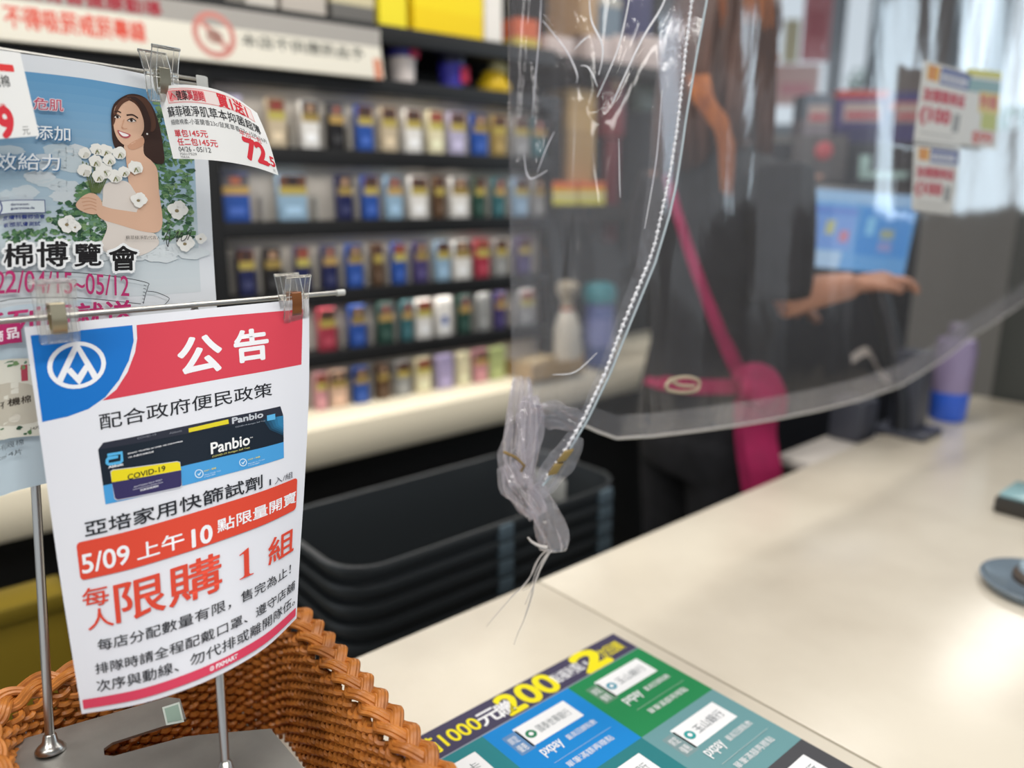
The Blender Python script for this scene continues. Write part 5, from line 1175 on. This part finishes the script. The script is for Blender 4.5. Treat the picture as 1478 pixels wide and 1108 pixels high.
def poster(x0, x1, y0, y1, col, label, col2=None):
    a, b = fp(x0, y1, FD - .05), fp(x1, y0, FD - .05); mb = MB().use(mat('wposter_' + col, lin(col), .6)); mb.box([a[0], yw - .03, a[2]], fx_ * (b[0] - a[0]), fy_ * .003, Z * (b[2] - a[2]))
    if col2: mb.use(mat('wposter_' + col2, lin(col2), .6)); w = b[0] - a[0]; h = b[2] - a[2]; mb.box([a[0] + w * .15, yw - .0325, a[2] + h * .25], fx_ * w * .7, fy_ * .002, Z * h * .3)
    tag(mb.build('window_poster', smooth=False), label, 'poster', 'posters on the shop window')
poster(1156, 1196, -40, 88, 'c9747a', 'red poster high on the far shop window, behind the clerk', 'b5545e')
poster(1120, 1186, 92, 150, 'd9b0a8', 'pink and beige poster low on the far shop window', 'd98f94')
poster(1130, 1152, 30, 90, 'd0c49c', 'narrow beige poster left of the red one on the shop window')
# plants outside
M_leaf = varied('leaf_green', lin('3f8f6a'), lin('2a6a50'), 8, .5)
def bush(x, y, r, label, d=6.2):
    c = P(x, y, d); mb = MB().use(M_leaf); q = random.Random(x)
    for k in range(160):
        a = q.uniform(0, 6.28); b = q.uniform(-1, 1); rr2 = r * q.uniform(.5, 1); dd = np.array([math.cos(a) * math.sqrt(1 - b * b), math.sin(a) * math.sqrt(1 - b * b), b]); p = c + dd * rr2
        s = np.array([q.uniform(-1, 1), q.uniform(-1, 1), q.uniform(-1, 1)]); s = s / np.linalg.norm(s) * r * .2; s2 = np.cross(s, dd) * .6; mb.add([p - s, p + s2, p + s, p - s2], [(0, 1, 2, 3)])
    t = thing('street_tree', label, 'tree', [c[0], c[1], 0]); mb.build('crown', t)
    mb = MB().use(mat('tree_bark', lin('5a4a3c'), .9)); mb.tube([[c[0], c[1], 0], [c[0] + .03, c[1], c[2]]], .06, 8); mb.build('trunk', t)
bush(1455, 205, .38, 'green street tree outside the shop window at the right'); bush(1250, 130, .17, 'small green street tree outside between the window posts', 5.6)
# pavement outside so that nothing is empty below the sky
quad('floor_outside', (-6, yw + .1, -.01), (9, yw + .1, -.01), (9, 14, -.01), (-6, 14, -.01), mat('pavement', lin('b9bcbc'), .9))

# ================================================================= the clerk, back turned
px0 = P(1018, 545, 1.74); bx, by = px0[0], px0[1]
cl = thing('person', 'person in black with long auburn hair and magenta apron straps, back turned, behind the counter', 'person', (bx, by, 0))
HD = math.radians(-68)        # turned a little to the right
fwd = np.array([-math.sin(HD), math.cos(HD), 0]); rgt = np.array([math.cos(HD), math.sin(HD), 0])
def B(r, f, z): return np.array([bx, by, 0]) + rgt * r + fwd * f + Z * z
def blob(mb, rings, n=24):
    """stacked ellipses: (centre r, centre f, z, half width, half depth)"""
    vs = []; 
    for r, f, z, w, d in rings:
        for k in range(n): a = 2 * math.pi * k / n; vs.append(B(r + w * math.cos(a), f + d * math.sin(a), z))
    m = len(rings); mb.add(vs, [(i * n + k, i * n + (k + 1) % n, (i + 1) * n + (k + 1) % n, (i + 1) * n + k) for i in range(m - 1) for k in range(n)] + [tuple(range(n))[::-1], tuple(range((m - 1) * n, m * n))])
def fuse(mb, name, m, vox=.008, it=3):
    o = mb.build(name, cl); md = o.modifiers.new('r', 'REMESH'); md.mode = 'VOXEL'; md.voxel_size = vox; sm = o.modifiers.new('s', 'SMOOTH'); sm.iterations = it; sm.factor = .5
    bpy.context.view_layer.update(); me = bpy.data.meshes.new_from_object(o.evaluated_get(bpy.context.evaluated_depsgraph_get())); o.modifiers.clear(); o.data = me; me.materials.clear(); me.materials.append(m)
    me.polygons.foreach_set('use_smooth', [True] * len(me.polygons)); return o
M_skin = mat('skin', lin('b98468'), .5); M_cloth = varied('black_cloth', lin('1b1b1e'), lin('242428'), 30, .85); M_mag = varied('magenta_cloth', lin('a0134f'), lin('8a0f45'), 20, .75)
HZ = 1.725
RA = [B(.190, .0, 1.45), B(.225, -.01, 1.33), B(.232, -.01, 1.21)]; RF = [B(.232, -.01, 1.21), B(.255, .06, 1.225), B(.27, .13, 1.235)]
LA = [B(-.205, .0, 1.45), B(-.25, .0, 1.30), B(-.255, .05, 1.17)]; LFm = [B(-.255, .05, 1.17), B(-.20, .18, 1.15), B(-.15, .28, 1.14)]
mb = MB().use(M_skin)
blob(mb, [(0, .005, .86, .15, .10), (0, 0, .95, .175, .115), (0, .005, 1.08, .135, .095), (0, 0, 1.25, .165, .11), (0, 0, 1.38, .19, .105), (0, -.005, 1.46, .15, .085), (0, .0, 1.50, .07, .065), (0, .01, 1.56, .052, .056), (0, .015, 1.62, .056, .06)])
blob(mb, [(0, .025, 1.605, .02, .03), (0, .03, 1.63, .052, .068), (0, .025, 1.68, .070, .088), (0, .018, 1.74, .077, .098), (0, .012, 1.79, .070, .09), (0, .01, 1.825, .045, .058), (0, .01, 1.838, .01, .015)])
blob(mb, [(0, .118, 1.672, .016, .012), (0, .126, 1.685, .014, .014), (0, .112, 1.715, .008, .010)], 12)          # nose
for s in (-1, 1): blob(mb, [(s * .078, .015, 1.675, .004, .008), (s * .082, .012, 1.70, .008, .018), (s * .080, .010, 1.725, .005, .012)], 12)   # ears
for up_, fo in ((RA, RF), (LA, LFm)):
    mb.tube(crom(up_, 6), list(np.linspace(.050, .040, 13)), 14); mb.tube(crom(fo, 6), list(np.linspace(.040, .025, 13)), 14)
    d = fo[-1] - fo[-2]; d /= np.linalg.norm(d); sd = np.cross(d, Z); sd /= np.linalg.norm(sd); w0 = fo[-1]
    mb.tube([w0 - d * .01, w0 + d * .03, w0 + d * .075], [.024, .036, .034], 12, flat=(Z, .5))
    for k in range(4):
        q = w0 + d * .072 + sd * (.0215 * (k - 1.5)); ln = [.062, .074, .070, .054][k]; mb.tube([q, q + d * ln * .5 - Z * .006, q + d * ln * .8 - Z * .020, q + d * ln * .9 - Z * .034], [.0095, .009, .0085, .007], 8)
    q = w0 + d * .02 + sd * .033; mb.tube([q, q + d * .03 + sd * .018 - Z * .006, q + d * .055 + sd * .016 - Z * .018], [.011, .010, .008], 8)
for s in (-1, 1):
    mb.tube(crom([B(s * .09, 0, .92), B(s * .10, .01, .70), B(s * .10, .015, .48), B(s * .10, -.01, .28), B(s * .10, -.015, .08)], 5), list(np.linspace(.085, .042, 21)), 14); mb.tube([B(s * .10, -.03, .045), B(s * .105, .06, .04), B(s * .11, .15, .03)], [.042, .04, .028], 12)
fuse(mb, 'body', M_skin, .0055, 3)
mb = MB().use(M_cloth)
blob(mb, [(0, .005, .84, .185, .125), (0, 0, .95, .192, .13), (0, .005, 1.08, .160, .116), (0, 0, 1.25, .185, .128), (0, 0, 1.38, .207, .122), (0, -.004, 1.46, .17, .102), (0, 0, 1.505, .085, .08)])
mb.tube(crom(RA, 6), list(np.linspace(.066, .058, 13)), 14); mb.tube(crom(LA, 6), list(np.linspace(.066, .058, 13)), 14)
fuse(mb, 'shirt', M_cloth, .01, 4)
mb = MB().use(M_cloth)
blob(mb, [(0, .005, .95, .185, .125), (0, 0, .88, .19, .13), (0, 0, .80, .18, .12)])
for s in (-1, 1): mb.tube(crom([B(s * .09, 0, .88), B(s * .10, .01, .70), B(s * .10, .015, .48), B(s * .10, -.01, .28), B(s * .10, -.015, .09)], 5), list(np.linspace(.10, .062, 21)), 14)
fuse(mb, 'trousers', M_cloth, .012, 4)
for s in (-1, 1):
    mb = MB().use(mat('shoe_black', lin('141414'), .4)); mb.tube([B(s * .10, -.055, .04), B(s * .105, .05, .045), B(s * .112, .17, .035), B(s * .113, .20, .03)], [.044, .05, .042, .02], 14); mb.build('shoe', cl)
# apron straps, lying on the clothes
from mathutils.bvhtree import BVHTree
bpy.context.view_layer.update()
shirt = [o for o in cl.children if o.name.startswith('shirt')][0]; trs = [o for o in cl.children if o.name.startswith('trousers')][0]
trees = [(BVHTree.FromObject(o, bpy.context.evaluated_depsgraph_get()), o.matrix_world.copy()) for o in (shirt, trs)]
def on(x, y, off=.006, dflt=1.55):
    best = None
    for tr_, mw in trees:
        inv = mw.inverted(); o_ = inv @ Vector(CAM); d_ = (inv.to_3x3() @ Vector(ray(x, y))).normalized(); h = tr_.ray_cast(o_, d_)
        if h[0] is not None:
            w_ = np.array(mw @ h[0]); best = w_ if best is None or depth(w_) < depth(best) else best
    d = depth(best) if best is not None else dflt
    return P(x, y, d - off)
def strap(nm, pts, w, m=M_mag, drape=False):
    c = crom([np.array([*p, 0]) for p in pts], 8)
    c = [on(q[0], q[1]) for q in c]
    if drape: c = [c[0] + (np.array([0, 0, 0]) if i == 0 else (P(0, 0, 0) * 0)) if False else q for i, q in enumerate(c)]
    for _ in range(3): c = [c[0]] + [(c[i - 1] + c[i] * 2 + c[i + 1]) / 4 for i in range(1, len(c) - 1)] + [c[-1]]
    mb = MB().use(m); n = len(c); L = []; R = []
    for i in range(n):
        d = c[min(i + 1, n - 1)] - c[max(i - 1, 0)]; d /= np.linalg.norm(d); s = np.cross(d, ray(CX, CY)); s /= np.linalg.norm(s); ww = w(i / (n - 1)) if callable(w) else w; L.append(c[i] + s * ww / 2); R.append(c[i] - s * ww / 2)
    th = np.array([0, .004, 0]); mb.grid(np.array([L, R])); mb.grid(np.array([[p + th for p in L], [p + th for p in R]])); mb.grid(np.array([L, [p + th for p in L]])); mb.grid(np.array([R, [p + th for p in R]])); return mb.build(nm, cl)
strap('apron_strap', [(966, 250), (974, 280), (990, 335), (1015, 410), (1045, 490), (1070, 545)], .030)
strap('waist_tie', [(935, 545), (955, 552), (1000, 558), (1070, 558)], .030)
strap('waist_tie', [(1085, 556), (1110, 553), (1126, 550)], .026)
k0 = on(1095, 560, 0)
kd = depth(k0) - .03
mb = MB().use(M_mag); mb.tube(crom([P(1066, 552, kd), P(1085, 538, kd - .02), P(1108, 545, kd - .02), P(1121, 575, kd - .015), P(1118, 600, kd - .01)], 6), [.022] * 25, 12); mb.tube(crom([P(1070, 560, kd - .01), P(1092, 566, kd - .02), P(1108, 585, kd - .02)], 6), [.034] * 13, 12); fuse(mb, 'bow', M_mag, .006, 4)
def sash(nm, pts, w):
    c = crom([P(*p) for p in pts], 8); mb = MB().use(M_mag); n = len(c); X_ = np.array([1.0, 0, 0]); L, R = [], []
    for i in range(n): ww = w(i / (n - 1)); fold = .008 * math.sin(i * .5); L.append(c[i] - X_ * ww / 2); R.append(c[i] + X_ * ww / 2 - np.array([0, fold, 0]))
    M_ = [(a + b) / 2 - np.array([0, .012, 0]) for a, b in zip(L, R)]; th = np.array([0, .005, 0])
    mb.grid(np.array([L, M_, R])); mb.grid(np.array([[p + th for p in L], [p + th for p in M_], [p + th for p in R]])); return mb.build(nm, cl)
sash('sash_end', [(1092, 575, kd - .02), (1096, 620, kd - .025), (1103, 680, kd - .03), (1108, 760, kd - .03)], lambda t: .080 - .022 * t)
sash('sash_end', [(1078, 580, kd - .01), (1080, 640, kd - .012), (1092, 720, kd - .012)], lambda t: .05)
# hair
M_hair = varied('auburn_hair', lin('5a3420'), lin('3e2418'), 40, .45, stretch=(1, 1, .1)); M_lock = varied('ginger_hair', lin('b06628'), lin('7e4420'), 40, .45, stretch=(1, 1, .1))
mb = MB().use(M_hair)
blob(mb, [(0, -.02, 1.62, .085, .085), (0, -.012, 1.68, .094, .104), (0, .002, 1.74, .098, .116), (0, .004, 1.80, .088, .104), (0, .005, 1.845, .058, .07), (0, .005, 1.862, .012, .016)])
hr = random.Random(5)
for k in range(130):
    a = math.radians(hr.uniform(150, 390)); rx_, ry_ = .092, .106; r0 = rx_ * math.cos(a); f0_ = ry_ * math.sin(a)
    ln = hr.uniform(.22, .34) ; z0 = hr.uniform(1.70, 1.80); sw = hr.uniform(-.02, .02)
    if z0 - ln < 1.44: ln = z0 - 1.44 - hr.uniform(0, .05)
    mb.tube(crom([B(r0 * .95, f0_ * .95, z0), B(r0 * 1.1, f0_ * 1.12 - .006, z0 - ln * .35), B(r0 * 1.1 + sw, f0_ * 1.16 - .012, z0 - ln * .7), B(r0 * .95 + sw * 1.6, f0_ * 1.15 - .012, z0 - ln)], 5), list(np.linspace(.012, .003, 16)), 6)
mb.build('hair', cl)
mb = MB().use(M_lock); hd_ = depth(B(0, -.02, 1.72)) - .15
for k in range(15):
    o1, o2 = hr.uniform(-20, 16), hr.uniform(-13, 13)
    mb.tube(crom([P(1008 + o1, 110, hd_ + .02), P(1018 + o1 * .9, 145, hd_), P(1038 + o1 * .9, 175, hd_ - .005), P(1050 + o2, 205 + hr.uniform(-8, 8), hd_), P(1050 + o2 * .6, 245 + hr.uniform(-15, 40), hd_ + .01)], 5), list(np.linspace(.006, .002, 21)), 6)
for k in range(14):
    o1 = hr.uniform(-14, 12); x0_ = hr.choice((1040, 1080, 1098)); mb.tube(crom([P(x0_ + o1 - 4, -45, hd_ + .012), P(x0_ + 6 + o1, -10, hd_ - .005), P(x0_ + 8 + o1, 25 + hr.uniform(-10, 20), hd_)], 5), list(np.linspace(.0045, .002, 11)), 6)
mb.build('ginger_locks', cl)
